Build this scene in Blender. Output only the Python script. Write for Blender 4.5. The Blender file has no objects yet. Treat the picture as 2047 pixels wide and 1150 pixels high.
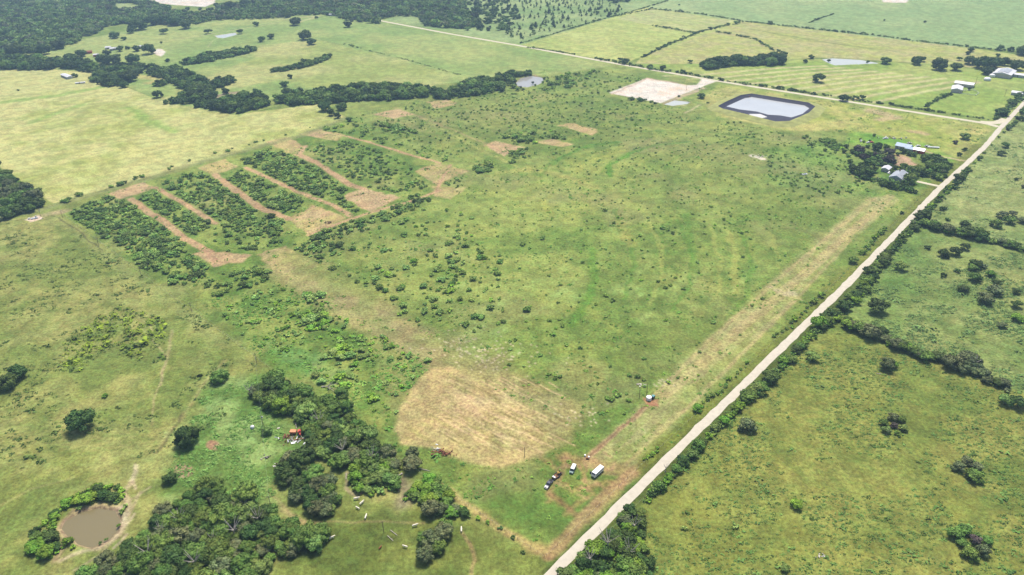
import bpy, bmesh, math, random
import numpy as np
from mathutils import Vector, Matrix

# ------------------------------------------------------------------ camera, light, exposure
SC = bpy.context.scene
H = 250.0                       # height of the camera above the fields, metres
FOC = 1452.0                    # focal length for a 2047 px wide picture
PITCH, ROLL = math.radians(30.445), math.radians(1.918)
W0, H0 = 2047.0, 1150.0

def cam_frame():
    c, s = math.cos(PITCH), math.sin(PITCH)
    X = np.array([1.0, 0, 0]); Y = np.array([0, s, -c]); Z = np.array([0, c, s])
    cr, sr = math.cos(ROLL), math.sin(ROLL)
    R = np.array([[cr, -sr, 0], [sr, cr, 0], [0, 0, 1]])
    return np.array([R @ X, R @ Y, R @ Z])        # rows: world axes in camera coordinates
FR = cam_frame()
cam_data = bpy.data.cameras.new('camera')
cam = bpy.data.objects.new('camera', cam_data)
SC.collection.objects.link(cam)
M4 = Matrix([[*FR[0], 0], [*FR[1], 0], [*FR[2], H], [0, 0, 0, 1]])
cam.matrix_world = M4
cam_data.sensor_width = 36.0
cam_data.lens = 36.0 * FOC / W0
cam_data.clip_end = 60000
cam_data.clip_start = 1
SC.camera = cam
SC.render.resolution_x, SC.render.resolution_y = 1024, 575

SUN_EL, SUN_AZ = 62.0, 15.0      # azimuth measured from +Y (view direction) towards +X
world = bpy.data.worlds.new('World'); SC.world = world; world.use_nodes = True
wn = world.node_tree.nodes; wl = world.node_tree.links
sky = wn.new('ShaderNodeTexSky'); sky.sky_type = 'NISHITA'; sky.sun_disc = False
sky.sun_elevation = math.radians(SUN_EL); sky.sun_rotation = math.radians(SUN_AZ)
sky.dust_density = 3.0; sky.air_density = 1.0
wl.new(sky.outputs[0], wn['Background'].inputs[0]); wn['Background'].inputs[1].default_value = 0.085
sd = bpy.data.lights.new('sun', 'SUN'); sd.energy = 3.1; sd.angle = math.radians(14); sd.color = (1, 0.94, 0.84)
sun = bpy.data.objects.new('sun', sd); SC.collection.objects.link(sun)
_a, _e = math.radians(SUN_AZ), math.radians(SUN_EL)
sdir = Vector((math.sin(_a) * math.cos(_e), math.cos(_a) * math.cos(_e), math.sin(_e)))
sun.rotation_euler = sdir.to_track_quat('Z', 'Y').to_euler()
SC.view_settings.view_transform = 'Standard'; SC.view_settings.look = 'None'
SC.view_settings.gamma = 1; SC.view_settings.use_curve_mapping = False
SC.view_settings.exposure = 1.0
HAZE = 0.00013

# ------------------------------------------------------------------ photo point -> ground point
def G(px, py, z=0.0):
    d = np.array([(px - W0 / 2) / FOC, -(py - H0 / 2) / FOC, -1.0])
    w = FR @ d
    t = (z - H) / w[2]
    return float(w[0] * t), float(w[1] * t)
def ppm(x, y, z=0.0):            # photo pixels per metre at a ground point
    v = np.array([x, y, z - H]); zc = -(v @ FR[:, 2])
    return FOC / zc
def GP(pts, z=0.0): return np.array([G(a, b, z) for a, b in pts])

rng = np.random.default_rng(7)
random.seed(7)
COL = SC.collection
KA = 0.50
def lin(c): 
    c = np.asarray(c, float) / 255.0
    return np.where(c <= 0.04045, c / 12.92, ((c + 0.055) / 1.055) ** 2.4)
def alb(r, g, b): return lin((r, g, b)) * KA

# ------------------------------------------------------------------ numeric noise
def _h(ix, iy, seed):
    n = (ix.astype(np.int64) * 374761393 + iy.astype(np.int64) * 668265263 + seed * 1442695041) & 0x7fffffff
    n = ((n ^ (n >> 13)) * 1274126177) & 0x7fffffff
    return ((n ^ (n >> 16)) & 0xffff) / 65535.0
def vnoise(x, y, seed=0):
    ix = np.floor(x); iy = np.floor(y); fx = x - ix; fy = y - iy
    fx = fx * fx * (3 - 2 * fx); fy = fy * fy * (3 - 2 * fy)
    a = _h(ix, iy, seed); b = _h(ix + 1, iy, seed); c = _h(ix, iy + 1, seed); d = _h(ix + 1, iy + 1, seed)
    return (a * (1 - fx) + b * fx) * (1 - fy) + (c * (1 - fx) + d * fx) * fy
def fbm(x, y, sc, seed=0, octv=3):
    s = 0; a = 0.5; t = 0
    for k in range(octv):
        s = s + a * vnoise(x / sc + 17.3 * k, y / sc - 9.1 * k, seed + k); t += a
        a *= 0.5; sc *= 0.5
    return s / t
def sstep(a, b, x):
    t = np.clip((x - a) / (b - a), 0, 1); return t * t * (3 - 2 * t)
def seg_dist(x, y, P, closed=False):
    d = np.full(x.shape, 1e9)
    n = len(P)
    for i in range(n if closed else n - 1):
        a = P[i]; b = P[(i + 1) % n]; ab = b - a; L = ab @ ab + 1e-9
        t = np.clip(((x - a[0]) * ab[0] + (y - a[1]) * ab[1]) / L, 0, 1)
        d = np.minimum(d, np.hypot(x - a[0] - t * ab[0], y - a[1] - t * ab[1]))
    return d
def inside(x, y, P):
    c = np.zeros(x.shape, bool); n = len(P); j = n - 1
    for i in range(n):
        xi, yi = P[i]; xj, yj = P[j]
        if yi != yj:
            c ^= ((yi > y) != (yj > y)) & (x < (xj - xi) * (y - yi) / (yj - yi) + xi)
        j = i
    return c

# ------------------------------------------------------------------ materials
MATS = {}
def mat(name, col, rough=0.8, noise=0.15, nscale=1.0, metal=0.0, attr=None, rnd=0.0, spec=0.3):
    if name in MATS: return MATS[name]
    m = bpy.data.materials.new(name); m.use_nodes = True
    N = m.node_tree.nodes; L = m.node_tree.links; bs = N['Principled BSDF']
    bs.inputs['Roughness'].default_value = rough; bs.inputs['Metallic'].default_value = metal
    bs.inputs['Specular IOR Level'].default_value = spec
    cur = N.new('ShaderNodeRGB'); cur.outputs[0].default_value = (*[float(v) for v in col], 1); out = cur.outputs[0]
    if attr:
        a = N.new('ShaderNodeAttribute'); a.attribute_name = attr
        mx = N.new('ShaderNodeMix'); mx.data_type = 'RGBA'; mx.blend_type = 'MULTIPLY'; mx.inputs[0].default_value = 1
        mx.clamp_result = False
        L.new(out, mx.inputs[6]); L.new(a.outputs['Color'], mx.inputs[7]); out = mx.outputs[2]
    if noise:
        tc = N.new('ShaderNodeTexCoord'); nz = N.new('ShaderNodeTexNoise'); nz.inputs['Scale'].default_value = nscale
        nz.inputs['Detail'].default_value = 4
        L.new(tc.outputs['Object'], nz.inputs['Vector'])
        mr = N.new('ShaderNodeMapRange'); mr.inputs[1].default_value = 0.3; mr.inputs[2].default_value = 0.7
        mr.inputs[3].default_value = 1 - noise; mr.inputs[4].default_value = 1 + noise
        L.new(nz.outputs[0], mr.inputs[0])
        vm = N.new('ShaderNodeVectorMath'); vm.operation = 'SCALE'
        L.new(out, vm.inputs[0]); L.new(mr.outputs[0], vm.inputs['Scale']); out = vm.outputs[0]
    if rnd:
        oi = N.new('ShaderNodeObjectInfo'); hs = N.new('ShaderNodeHueSaturation')
        m1 = N.new('ShaderNodeMapRange'); m1.inputs[3].default_value = 1 - rnd; m1.inputs[4].default_value = 1 + rnd * 1.2
        L.new(oi.outputs['Random'], m1.inputs[0]); L.new(m1.outputs[0], hs.inputs['Value'])
        w = N.new('ShaderNodeMath'); w.operation = 'MULTIPLY'; w.inputs[1].default_value = 7.77
        fr = N.new('ShaderNodeMath'); fr.operation = 'FRACT'
        L.new(oi.outputs['Random'], w.inputs[0]); L.new(w.outputs[0], fr.inputs[0])
        m2 = N.new('ShaderNodeMapRange'); m2.inputs[3].default_value = 0.475; m2.inputs[4].default_value = 0.52
        L.new(fr.outputs[0], m2.inputs[0]); L.new(m2.outputs[0], hs.inputs['Hue'])
        L.new(out, hs.inputs['Color']); out = hs.outputs[0]
    L.new(out, bs.inputs['Base Color'])
    MATS[name] = m
    return m

# ------------------------------------------------------------------ object helpers
def tag(o, label=None, cat=None, group=None, kind=None):
    if label: o['label'] = label
    if cat: o['category'] = cat
    if group: o['group'] = group
    if kind: o['kind'] = kind
    return o
def link(name, me, parent=None, loc=None):
    o = bpy.data.objects.new(name, me); COL.objects.link(o)
    if parent is not None: o.parent = parent
    if loc is not None: o.location = loc
    return o
def empty(name, loc, rz=0.0, label=None, cat=None, group=None):
    o = bpy.data.objects.new(name, None); COL.objects.link(o); o.empty_display_size = 0.5
    o.location = loc; o.rotation_euler = (0, 0, rz)
    return tag(o, label, cat, group)
def copy_tree(o, parent=None):
    c = o.copy(); COL.objects.link(c)
    if parent is not None: c.parent = parent
    for ch in o.children: copy_tree(ch, c)
    return c
def mesh_np(name, V, F, m=None, tint=None, smooth=False, attr='tint'):
    V = np.asarray(V, np.float32); F = np.asarray(F, np.int32); k = F.shape[1]
    me = bpy.data.meshes.new(name)
    me.vertices.add(len(V)); me.vertices.foreach_set('co', V.ravel())
    me.loops.add(F.size); me.loops.foreach_set('vertex_index', F.ravel())
    me.polygons.add(len(F)); me.polygons.foreach_set('loop_start', np.arange(0, F.size, k, dtype=np.int32))
    if smooth: me.polygons.foreach_set('use_smooth', np.ones(len(F), bool))
    me.update(calc_edges=True)
    if tint is not None:
        a = me.color_attributes.new(attr, 'FLOAT_COLOR', 'POINT')
        c = np.ones((len(V), 4), np.float32); c[:, :3] = tint; a.data.foreach_set('color', c.ravel())
    if m: me.materials.append(m)
    return me

class MB:
    """collects shapes for one mesh"""
    def __init__(s): s.bm = bmesh.new()
    def box(s, c, d, rz=0, taper=1.0, ry=0):
        x, y, z = [v / 2 for v in d]
        co = [(-x, -y, -z), (x, -y, -z), (x, y, -z), (-x, y, -z), (-x * taper, -y * taper, z), (x * taper, -y * taper, z), (x * taper, y * taper, z), (-x * taper, y * taper, z)]
        R = Matrix.Rotation(rz, 3, 'Z') @ Matrix.Rotation(ry, 3, 'Y')
        vs = [s.bm.verts.new(R @ Vector(p) + Vector(c)) for p in co]
        for f in ((3, 2, 1, 0), (4, 5, 6, 7), (0, 1, 5, 4), (1, 2, 6, 5), (2, 3, 7, 6), (3, 0, 4, 7)): s.bm.faces.new([vs[i] for i in f])
        return s
    def tube(s, a, b, r0, r1=None, n=8, cap=True):
        r1 = r0 if r1 is None else r1
        a = Vector(a); b = Vector(b); q = (b - a).to_track_quat('Z', 'Y')
        A = [s.bm.verts.new(a + q @ Vector((r0 * math.cos(t), r0 * math.sin(t), 0))) for t in [2 * math.pi * i / n for i in range(n)]]
        B = [s.bm.verts.new(b + q @ Vector((r1 * math.cos(t), r1 * math.sin(t), 0))) for t in [2 * math.pi * i / n for i in range(n)]]
        for i in range(n): s.bm.faces.new((A[i], A[(i + 1) % n], B[(i + 1) % n], B[i]))
        if cap: s.bm.faces.new(A[::-1]); s.bm.faces.new(B)
        return s
    def prism(s, prof, w, wtop=None, zsplit=1e9):
        """side profile (x,z) swept across y; points above zsplit narrow to wtop"""
        wtop = w if wtop is None else wtop
        L = [s.bm.verts.new((x, -(wtop if z > zsplit else w) / 2, z)) for x, z in prof]
        R = [s.bm.verts.new((x, (wtop if z > zsplit else w) / 2, z)) for x, z in prof]
        n = len(prof)
        for i in range(n): s.bm.faces.new((L[i], L[(i + 1) % n], R[(i + 1) % n], R[i]))
        s.bm.faces.new(L[::-1]); s.bm.faces.new(R)
        return s
    def lathe(s, prof, c=(0, 0, 0), n=16):
        rings = []
        for r, z in prof:
            if r < 1e-6: rings.append([s.bm.verts.new((c[0], c[1], c[2] + z))] * n)
            else: rings.append([s.bm.verts.new((c[0] + r * math.cos(2 * math.pi * i / n), c[1] + r * math.sin(2 * math.pi * i / n), c[2] + z)) for i in range(n)])
        for a, b in zip(rings, rings[1:]):
            for i in range(n):
                vs = []
                for v in (a[i], a[(i + 1) % n], b[(i + 1) % n], b[i]):
                    if v not in vs: vs.append(v)
                if len(vs) > 2: s.bm.faces.new(vs)
        return s
    def blob(s, c, r, seed=0, sub=2, amp=0.2):
        t = bmesh.new(); bmesh.ops.create_icosphere(t, subdivisions=sub, radius=1)
        rd = random.Random(seed); mp = {}
        for v in t.verts:
            k = 1 + amp * (rd.random() - 0.5) * 2
            mp[v.index] = s.bm.verts.new((c[0] + v.co.x * r[0] * k, c[1] + v.co.y * r[1] * k, c[2] + v.co.z * r[2] * k))
        for f in t.faces: s.bm.faces.new([mp[v.index] for v in f.verts])
        t.free(); return s
    def build(s, name, m, parent=None, loc=None, bevel=0, smooth=False):
        bmesh.ops.recalc_face_normals(s.bm, faces=s.bm.faces)
        if bevel: bmesh.ops.bevel(s.bm, geom=list(s.bm.edges), offset=bevel, segments=1, affect='EDGES')
        me = bpy.data.meshes.new(name); s.bm.to_mesh(me); s.bm.free()
        if smooth:
            for p in me.polygons: p.use_smooth = True
        me.materials.append(m)
        return link(name, me, parent, loc)
# ------------------------------------------------------------------ the ground: one sheet, coloured field by field
AD = math.radians(46.3)
UA = np.array([math.cos(AD), math.sin(AD)]); UB = np.array([-UA[1], UA[0]])
az = np.radians(np.concatenate([np.linspace(-180, -52, 50)[:-1], np.linspace(-52, 52, 1350), np.linspace(52, 180, 50)[1:]]))
rr = np.concatenate([[0.5, 40, 80, 115], np.geomspace(140, 2600, 1150), np.geomspace(2700, 30000, 40)])
AZ, RR = np.meshgrid(az, rr)
gx = (RR * np.sin(AZ)).ravel(); gy = (RR * np.cos(AZ)).ravel()
nA, nR = len(az), len(rr)
C = np.empty((gx.size, 3))
n60 = fbm(gx, gy, 70, 1, 4); n15 = fbm(gx, gy, 16, 11, 3); n4 = fbm(gx, gy, 5, 21, 3)
n200 = fbm(gx, gy, 260, 31, 3)
gu = gx * UA[0] + gy * UA[1]; gv = gx * UB[0] + gy * UB[1]
sA = fbm(gu / 14, gv, 2.2, 41, 3)     # streaks along the long road
sB = fbm(gu, gv / 14, 2.2, 51, 3)     # streaks across it
wx = (fbm(gx, gy, 9, 61, 3) - 0.5) * 2; wy = (fbm(gx, gy, 9, 71, 3) - 0.5) * 2

def box_idx(P, pad):
    a = P.min(0) - pad; b = P.max(0) + pad
    return np.nonzero((gx > a[0]) & (gx < b[0]) & (gy > a[1]) & (gy < b[1]))[0]
def pmask(px, soft=1.5, warp=3.0, z=0):
    P = GP(px, z); i = box_idx(P, soft + warp + 2)
    x = gx[i] + wx[i] * warp; y = gy[i] + wy[i] * warp
    d = seg_dist(x, y, P, True); s = np.where(inside(x, y, P), d, -d)
    return i, sstep(-soft, soft, s)
def lmask(px, w, soft=0.8, warp=1.0):
    P = GP(px); i = box_idx(P, w + soft + warp + 2)
    x = gx[i] + wx[i] * warp; y = gy[i] + wy[i] * warp
    return i, 1 - sstep(w / 2 - soft, w / 2 + soft, seg_dist(x, y, P))
def put(im, c, a=1.0):
    i, m = im; m = (m * a)[:, None]
    C[i] = C[i] * (1 - m) + c * m
def two(i, c1, c2, n, lo=0.4, hi=0.6):
    t = sstep(lo, hi, n[i])[:, None]; return alb(*c1) * (1 - t) + alb(*c2) * t
def field(px, c1, c2, n=None, lo=0.35, hi=0.65, soft=1.0, warp=1.0, a=1.0):
    im = pmask(px, soft, warp); nn = n if n is not None else n60
    put(im, two(im[0], c1, c2, nn, lo, hi), a); return im

allv = np.arange(gx.size)
C[:] = two(allv, (126, 148, 72), (152, 164, 88), n60 * 0.6 + n15 * 0.4, 0.38, 0.62)
C[:] = C * (0.9 + 0.2 * sstep(0.3, 0.7, n200))[:, None]
FIELD_MAIN = [(130, 430), (215, 385), (600, 272), (700, 236), (860, 185), (1010, 170), (1090, 140), (1240, 140), (1440, 168), (1990, 250), (1840, 400), (1540, 720), (1090, 1115), (870, 965), (520, 720)]
# bright weedy green in the low ground
field([(430, 740), (520, 755), (560, 840), (610, 905), (560, 950), (550, 1000), (480, 1000), (420, 960), (340, 1010), (300, 960), (360, 860)], (108, 138, 66), (134, 158, 86), n15, warp=12, soft=8)
field([(0, 442), (110, 425), (290, 545), (520, 720), (870, 965), (1088, 1112), (1100, 1300), (-700, 1300), (-700, 640)], (134, 148, 76), (168, 168, 100), n60 * 0.5 + n15 * 0.5, a=0.9)
field([(430, 745), (520, 750), (570, 840), (610, 905), (560, 950), (550, 1000), (480, 1000), (420, 960), (350, 1000), (320, 950), (370, 860)], (114, 146, 70), (148, 172, 100), n15, warp=14, soft=9)
field([(560, 1120), (660, 1000), (930, 1040), (1080, 1110), (1080, 1200), (500, 1200)], (112, 126, 60), (136, 146, 74), n15, warp=8, soft=6)
field([(0, 900), (150, 880), (260, 930), (240, 960), (60, 990), (0, 1010)], (150, 158, 84), (178, 180, 108), n15, warp=12, soft=8, a=0.8)
# hay field left, yellow
field([(-600, 60), (0, 132), (190, 145), (240, 170), (330, 205), (480, 228), (640, 208), (692, 235), (600, 270), (105, 407), (0, 334), (-600, 60)], (180, 188, 106), (206, 204, 134), n60 * 0.7 + n15 * 0.3, 0.3, 0.6)
for p, w in (([(255, 215), (275, 225), (300, 245), (350, 262)], 12), ([(0, 205), (120, 190), (200, 175)], 16), ([(60, 245), (120, 225), (160, 210)], 10)):
    put(lmask(p, w, 5, 6), alb(140, 180, 80), 0.6)
# fields beyond
UF = [(-600, -60), (0, 112), (60, 108), (160, 80), (250, 62), (290, 50), (430, 38), (640, 28), (757, 42), (1035, 92), (1240, 130), (1090, 150), (1000, 152), (860, 172), (640, 182), (560, 190), (480, 232), (330, 205), (190, 145), (0, 132), (-600, 60)]
field(UF, (148, 172, 96), (176, 186, 112), n60 * 0.6 + n200 * 0.4)
field([(520, 90), (640, 80), (920, 150), (860, 175), (640, 180), (560, 160), (300, 210), (330, 190), (500, 120)], (168, 178, 100), (196, 194, 126), n60, warp=8, soft=8, a=0.8)
field([(860, -60), (1290, -10), (1330, 2), (1035, 92), (757, 42), (850, 20)], (140, 166, 100), (164, 182, 118), n60)
field([(1035, 92), (1290, 15), (1487, 43), (1285, 112), (1240, 130)], (176, 190, 104), (198, 202, 124), n60 * .5 + sB * .5)
field([(1230, 38), (1300, 18), (1470, 41), (1395, 66), (1310, 52)], (196, 196, 136), (182, 192, 112), sB)
field([(1487, 43), (1930, 95), (2400, 160), (2400, 220), (2047, 150), (1900, 130), (1640, 115), (1400, 130), (1270, 128), (1285, 112)], (196, 190, 130), (180, 186, 104), n15 * 0.5 + sB * .5)
field([(1270, 128), (1400, 128), (1640, 118), (1900, 132), (2047, 150), (2300, 190), (2047, 215), (1990, 240)], (152, 176, 84), (178, 188, 106), n60)
field([(1330, 2), (1300, -40), (2600, -40), (2600, 160), (2047, 100), (1930, 95), (1487, 43), (1290, 15)], (156, 180, 118), (174, 190, 128), n60 * .5 + n200 * .5)
# cut rows in the striped hay field
for k in range(10):
    p = [(1330 + k * 46, 152 + k * 6.0), (1400 + k * 44, 150 + k * 4.9), (1480 + k * 42, 143 + k * 4.3), (1560 + k * 39, 136 + k * 4.1), (1650 + k * 34, 132 + k * 3.6)]
    put(lmask(p, 7, 2.5, 1.5), alb(214, 206, 150), 0.85)
for k in range(7):
    p = [(1500 + k * 22, 58 + k * 4), (1540 + k * 30, 66 + k * 5.0), (1600 + k * 34, 80 + k * 4)]
    put(lmask(p, 3, 1.5, 1.5), alb(142, 152, 84), 0.75)
# right of the road
RF1 = [(1040, 1230), (1100, 1148), (1680, 610), (1740, 670), (1910, 732), (2060, 792), (2600, 1000), (2600, 1400), (900, 1400)]
RF2 = [(1680, 610), (1835, 440), (1920, 465), (2060, 498), (2800, 690), (2600, 1000), (2060, 792), (1910, 732), (1740, 670)]
RF3 = [(1835, 440), (2047, 215), (2150, 115), (2800, 260), (2800, 690), (2060, 498), (1920, 465)]
field(RF1, (142, 150, 74), (154, 157, 82), n60 * .5 + n15 * .5, .35, .65)
field([(1700, 690), (2060, 830), (2300, 900), (2300, 1100), (2047, 1100), (1850, 900)], (122, 138, 66), (150, 152, 80), n15, warp=14, soft=14, a=0.8)
field(RF2, (128, 150, 80), (158, 166, 100), n60 * .6 + n15 * .4)
field([(1640, 660), (1840, 460), (1800, 700), (1700, 660)], (104, 142, 66), (132, 158, 82), n15, warp=10, soft=12, a=0.7)
field(RF3, (142, 162, 92), (170, 178, 114), n60 * .6 + n15 * .4)
# field corner beside the junction, lawn round the farmstead
field([(1440, 168), (1988, 250), (1925, 318), (1850, 292), (1720, 262), (1590, 262), (1440, 235), (1400, 200)], (170, 180, 88), (194, 188, 116), n60 * .5 + n15 * .5, warp=3, soft=4)
field([(1700, 262), (1850, 285), (1920, 325), (1870, 320), (1780, 290), (1690, 290)], (120, 172, 62), (160, 190, 84), n15, warp=4, soft=4, a=.85)
field([(1540, 300), (1640, 280), (1710, 310), (1720, 345), (1850, 392), (1760, 400), (1620, 385), (1520, 360)], (104, 148, 62), (136, 168, 82), n15, warp=10, soft=14, a=.7)
field([(1740, 330), (1800, 320), (1880, 375), (1840, 380), (1760, 360)], (104, 140, 60), (130, 152, 74), n15, a=.8)
# ground of the brushy block
field([(125, 430), (215, 388), (600, 272), (700, 236), (740, 270), (880, 330), (870, 390), (700, 440), (600, 500), (560, 560), (420, 610)], (108, 140, 60), (148, 164, 84), n15, a=.7)
field([(420, 600), (560, 570), (700, 640), (860, 725), (800, 860), (740, 850), (600, 740), (520, 715)], (106, 138, 62), (152, 164, 86), n15, warp=8, soft=6, a=.85)
field([(540, 690), (600, 695), (690, 740), (660, 760), (560, 730)], (128, 172, 92), (158, 192, 118), n15, warp=8, soft=6, a=.8)
# yellow-green blotches of the main pasture
FM = pmask(FIELD_MAIN, 2, 2)
bl = sstep(0.55, 0.72, fbm(gx, gy, 22, 301, 4)); bg = sstep(0.58, 0.75, fbm(gx, gy, 18, 311, 4)); bt = sstep(0.57, 0.74, fbm(gx, gy, 44, 321, 4))
put((FM[0], FM[1] * bl[FM[0]]), alb(168, 178, 92), 0.4)
put((FM[0], FM[1] * bg[FM[0]]), alb(108, 146, 62), 0.35)
put((FM[0], FM[1] * bt[FM[0]]), alb(166, 160, 106), 0.4)
fs = sstep(0.6, 0.8, fbm(gu / 3, gv, 12, 331, 3))
iS = pmask([(900, 560), (1500, 560), (1560, 640), (1300, 760), (1000, 740), (860, 660)], 30, 20)
put((iS[0], iS[1] * fs[iS[0]]), alb(166, 186, 106), 0.7)
for p, w, c, a in (([(1107, 328), (1125, 312), (1180, 290), (1240, 284)], 5, (96, 146, 56), .6), ([(1218, 352), (1220, 332), (1262, 306), (1310, 290), (1380, 284)], 5, (96, 150, 52), .8),
                   ([(1250, 300), (1180, 322), (1150, 345)], 4, (176, 182, 92), .6), ([(1370, 430), (1384, 500), (1391, 545)], 5, (100, 146, 56), .45), ([(1454, 460), (1470, 520), (1468, 590)], 5, (180, 182, 100), .5),
                   ([(1000, 345), (1060, 338), (1120, 350), (1190, 375)], 9, (184, 182, 104), .7), ([(1185, 500), (1190, 545), (1176, 600), (1140, 650)], 6, (104, 152, 56), .6),
                   *[([(1230 + k * 62, 420 + k * 9), (1262 + k * 60, 480 + k * 14), (1266 + k * 56, 540 + k * 14), (1245 + k * 52, 600 + k * 10)], 3.2, (172, 178, 96) if k % 2 else (98, 142, 54), .5) for k in range(6)],
                   *[([(1080 + k * 62, 352 - k * 3), (1100 + k * 62, 325 - k * 2), (1150 + k * 62, 300 - k * 2), (1225 + k * 60, 286 - k * 2)], 3, (176, 182, 98) if k % 2 else (100, 142, 56), .5) for k in range(6)],
                   ([(1085, 400), (1100, 430)], 6, (176, 180, 92), .6), ([(1240, 445), (1262, 490)], 8, (178, 176, 96), .6), ([(1300, 290), (1420, 300), (1560, 330), (1680, 400)], 40, (150, 152, 96), .4),
                   ([(1110, 240), (1260, 235), (1430, 255)], 4, (170, 182, 96), .5), ([(1250, 262), (1400, 262), (1560, 285)], 3, (92, 140, 56), .5), ([(1200, 250), (1330, 225), (1420, 215)], 3, (92, 140, 56), .5)):
    put(lmask(p, w, w * .3, 3), alb(*c), a)
# cleared squares among the brush
TAN, TAN2, PINK = (210, 180, 136), (196, 180, 120), (206, 176, 136)
SQ = [[(217, 387), (287, 365), (310, 376), (240, 399)], [(392, 337), (448, 318), (475, 333), (430, 351)], [(577, 438), (624, 410), (694, 436), (617, 470)],
      [(684, 393), (727, 375), (799, 395), (762, 415), (737, 424)], [(829, 343), (872, 325), (937, 342), (872, 369)], [(514, 508), (569, 494), (622, 520), (565, 550)],
      [(388, 508), (420, 502), (505, 508), (485, 525), (425, 533)], [(600, 268), (637, 258), (690, 270), (672, 283)], [(530, 284), (575, 275), (612, 294), (596, 314)],
      [(742, 229), (792, 219), (828, 228), (787, 238)], [(852, 204), (897, 199), (915, 208), (872, 218)], [(1114, 251), (1145, 246), (1198, 261), (1184, 271)],
      [(965, 290), (990, 282), (1046, 294), (1008, 313)], [(1072, 285), (1100, 277), (1145, 289), (1128, 295)], [(860, 372), (930, 375), (900, 398), (865, 395)]]
for k, p in enumerate(SQ):
    im = pmask(p, 1.5, 3.5)
    put(im, two(im[0], TAN, TAN2 if k % 3 else PINK, n15 * .5 + sA * .5, .35, .6), 0.92 if k not in (4, 14, 5) else 0.7)
# lanes bulldozed through the brush
LN = [([(262, 398), (330, 445), (370, 478), (418, 503), (430, 522)], 8), ([(309, 375), (360, 402), (432, 447)], 6), ([(430, 350), (470, 380), (520, 415), (577, 438)], 8.5),
      ([(490, 335), (530, 353), (590, 382), (665, 410), (700, 432)], 6), ([(596, 308), (640, 330), (700, 370), (727, 378)], 8), ([(690, 272), (740, 285), (830, 313), (880, 326)], 4.5),
      ([(880, 380), (830, 400), (737, 426), (690, 442), (617, 470)], 5), ([(790, 215), (900, 258), (1000, 300)], 5), ([(612, 292), (600, 306)], 6), ([(900, 330), (870, 385)], 4)]
for p, w in LN: put(lmask(p, w * .8, 1.3, 1.6), alb(204, 168, 130), 0.9 if len(p) != 3 or w != 5 else .3)
for p, w, c, a in (([(60, 425), (105, 412), (230, 376), (420, 320), (600, 272), (692, 236)], 10, (150, 154, 100), .7), ([(100, 428), (160, 470), (210, 512), (330, 600), (450, 690)], 7, (158, 164, 98), .6),
                   ([(105, 430), (150, 458), (200, 500)], 1.4, (96, 96, 62), .7), ([(850, 240), (960, 300), (1060, 345)], 4, (176, 180, 104), .6), ([(560, 535), (640, 585), (740, 640), (900, 720), (1010, 770), (1120, 830)], 24, (182, 168, 116), .75),
                   ([(80, 432), (110, 426), (128, 424)], 9, (186, 170, 130), .8), ([(690, 590), (760, 640), (830, 690)], 18, (164, 152, 106), .5)):
    put(lmask(p, w, w * .3, 3), alb(*c), a)
for k, (p, w) in enumerate((([(545, 505), (625, 505), (700, 560), (780, 600), (860, 660), (1000, 690), (1010, 740), (900, 730), (760, 660), (640, 590)], 1),)):
    im = pmask(p, 6, 6); put(im, two(im[0], (172, 160, 110), (146, 154, 88), n15, .4, .6), .6)
# scalped circle of pasture and the mown strip by the road
CIRC = [(862, 735), (905, 733), (960, 765), (1080, 828), (1150, 852), (1145, 880), (1080, 912), (1000, 935), (930, 925), (875, 900), (800, 888), (790, 862), (800, 820), (820, 780)]
im = pmask(CIRC, 2.0, 1.4)
sC = fbm(gu[im[0]] * 1.0, gv[im[0]] / 22, 1.5, 57, 2)
t_ = (.75 * sstep(.40, .70, n15[im[0]] * .25 + n60[im[0]] * .35 + sC * .4))[:, None]
fd = 1 - .55 * sstep(0, 26, gx[im[0]]); put((im[0], im[1] * fd), alb(204, 182, 128) * (1 - t_) + alb(176, 168, 104) * t_, .88)
for q in range(150):
    a, b = 870 + rng.random() * 230, 750 + rng.random() * 130; l_ = 12 + rng.random() * 40
    put(lmask([(a, b), (a + l_, b + l_ * .52)], .9, .5, .6), alb(*((226, 200, 150) if q % 3 else (150, 138, 84))), .6)
put(pmask([(900, 790), (940, 785), (975, 800), (960, 830), (915, 825)], 5, 6), alb(222, 196, 148), .55)
MOW = [(1165, 925), (1300, 790), (1400, 690), (1560, 545), (1735, 395), (1785, 390), (1800, 400), (1690, 490), (1600, 595), (1500, 690), (1290, 912), (1262, 940), (1190, 940)]
im = pmask(MOW, 3, 2); put(im, two(im[0], (186, 180, 122), (164, 170, 100), sA * .7 + n15 * .3, .38, .64), .88)
for p, w in (([(1300, 800), (1420, 680), (1570, 545), (1750, 395)], 2.5), ([(1250, 930), (1400, 790), (1590, 600), (1700, 480)], 2.0), ([(1330, 790), (1500, 640), (1640, 520), (1780, 392)], 7)):
    put(lmask(p, w, 1, .8), alb(204, 182, 132), .5)
field([(1530, 575), (1580, 578), (1600, 600), (1560, 590)], (226, 212, 164), (180, 176, 112), n4, warp=5, a=.8)
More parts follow.
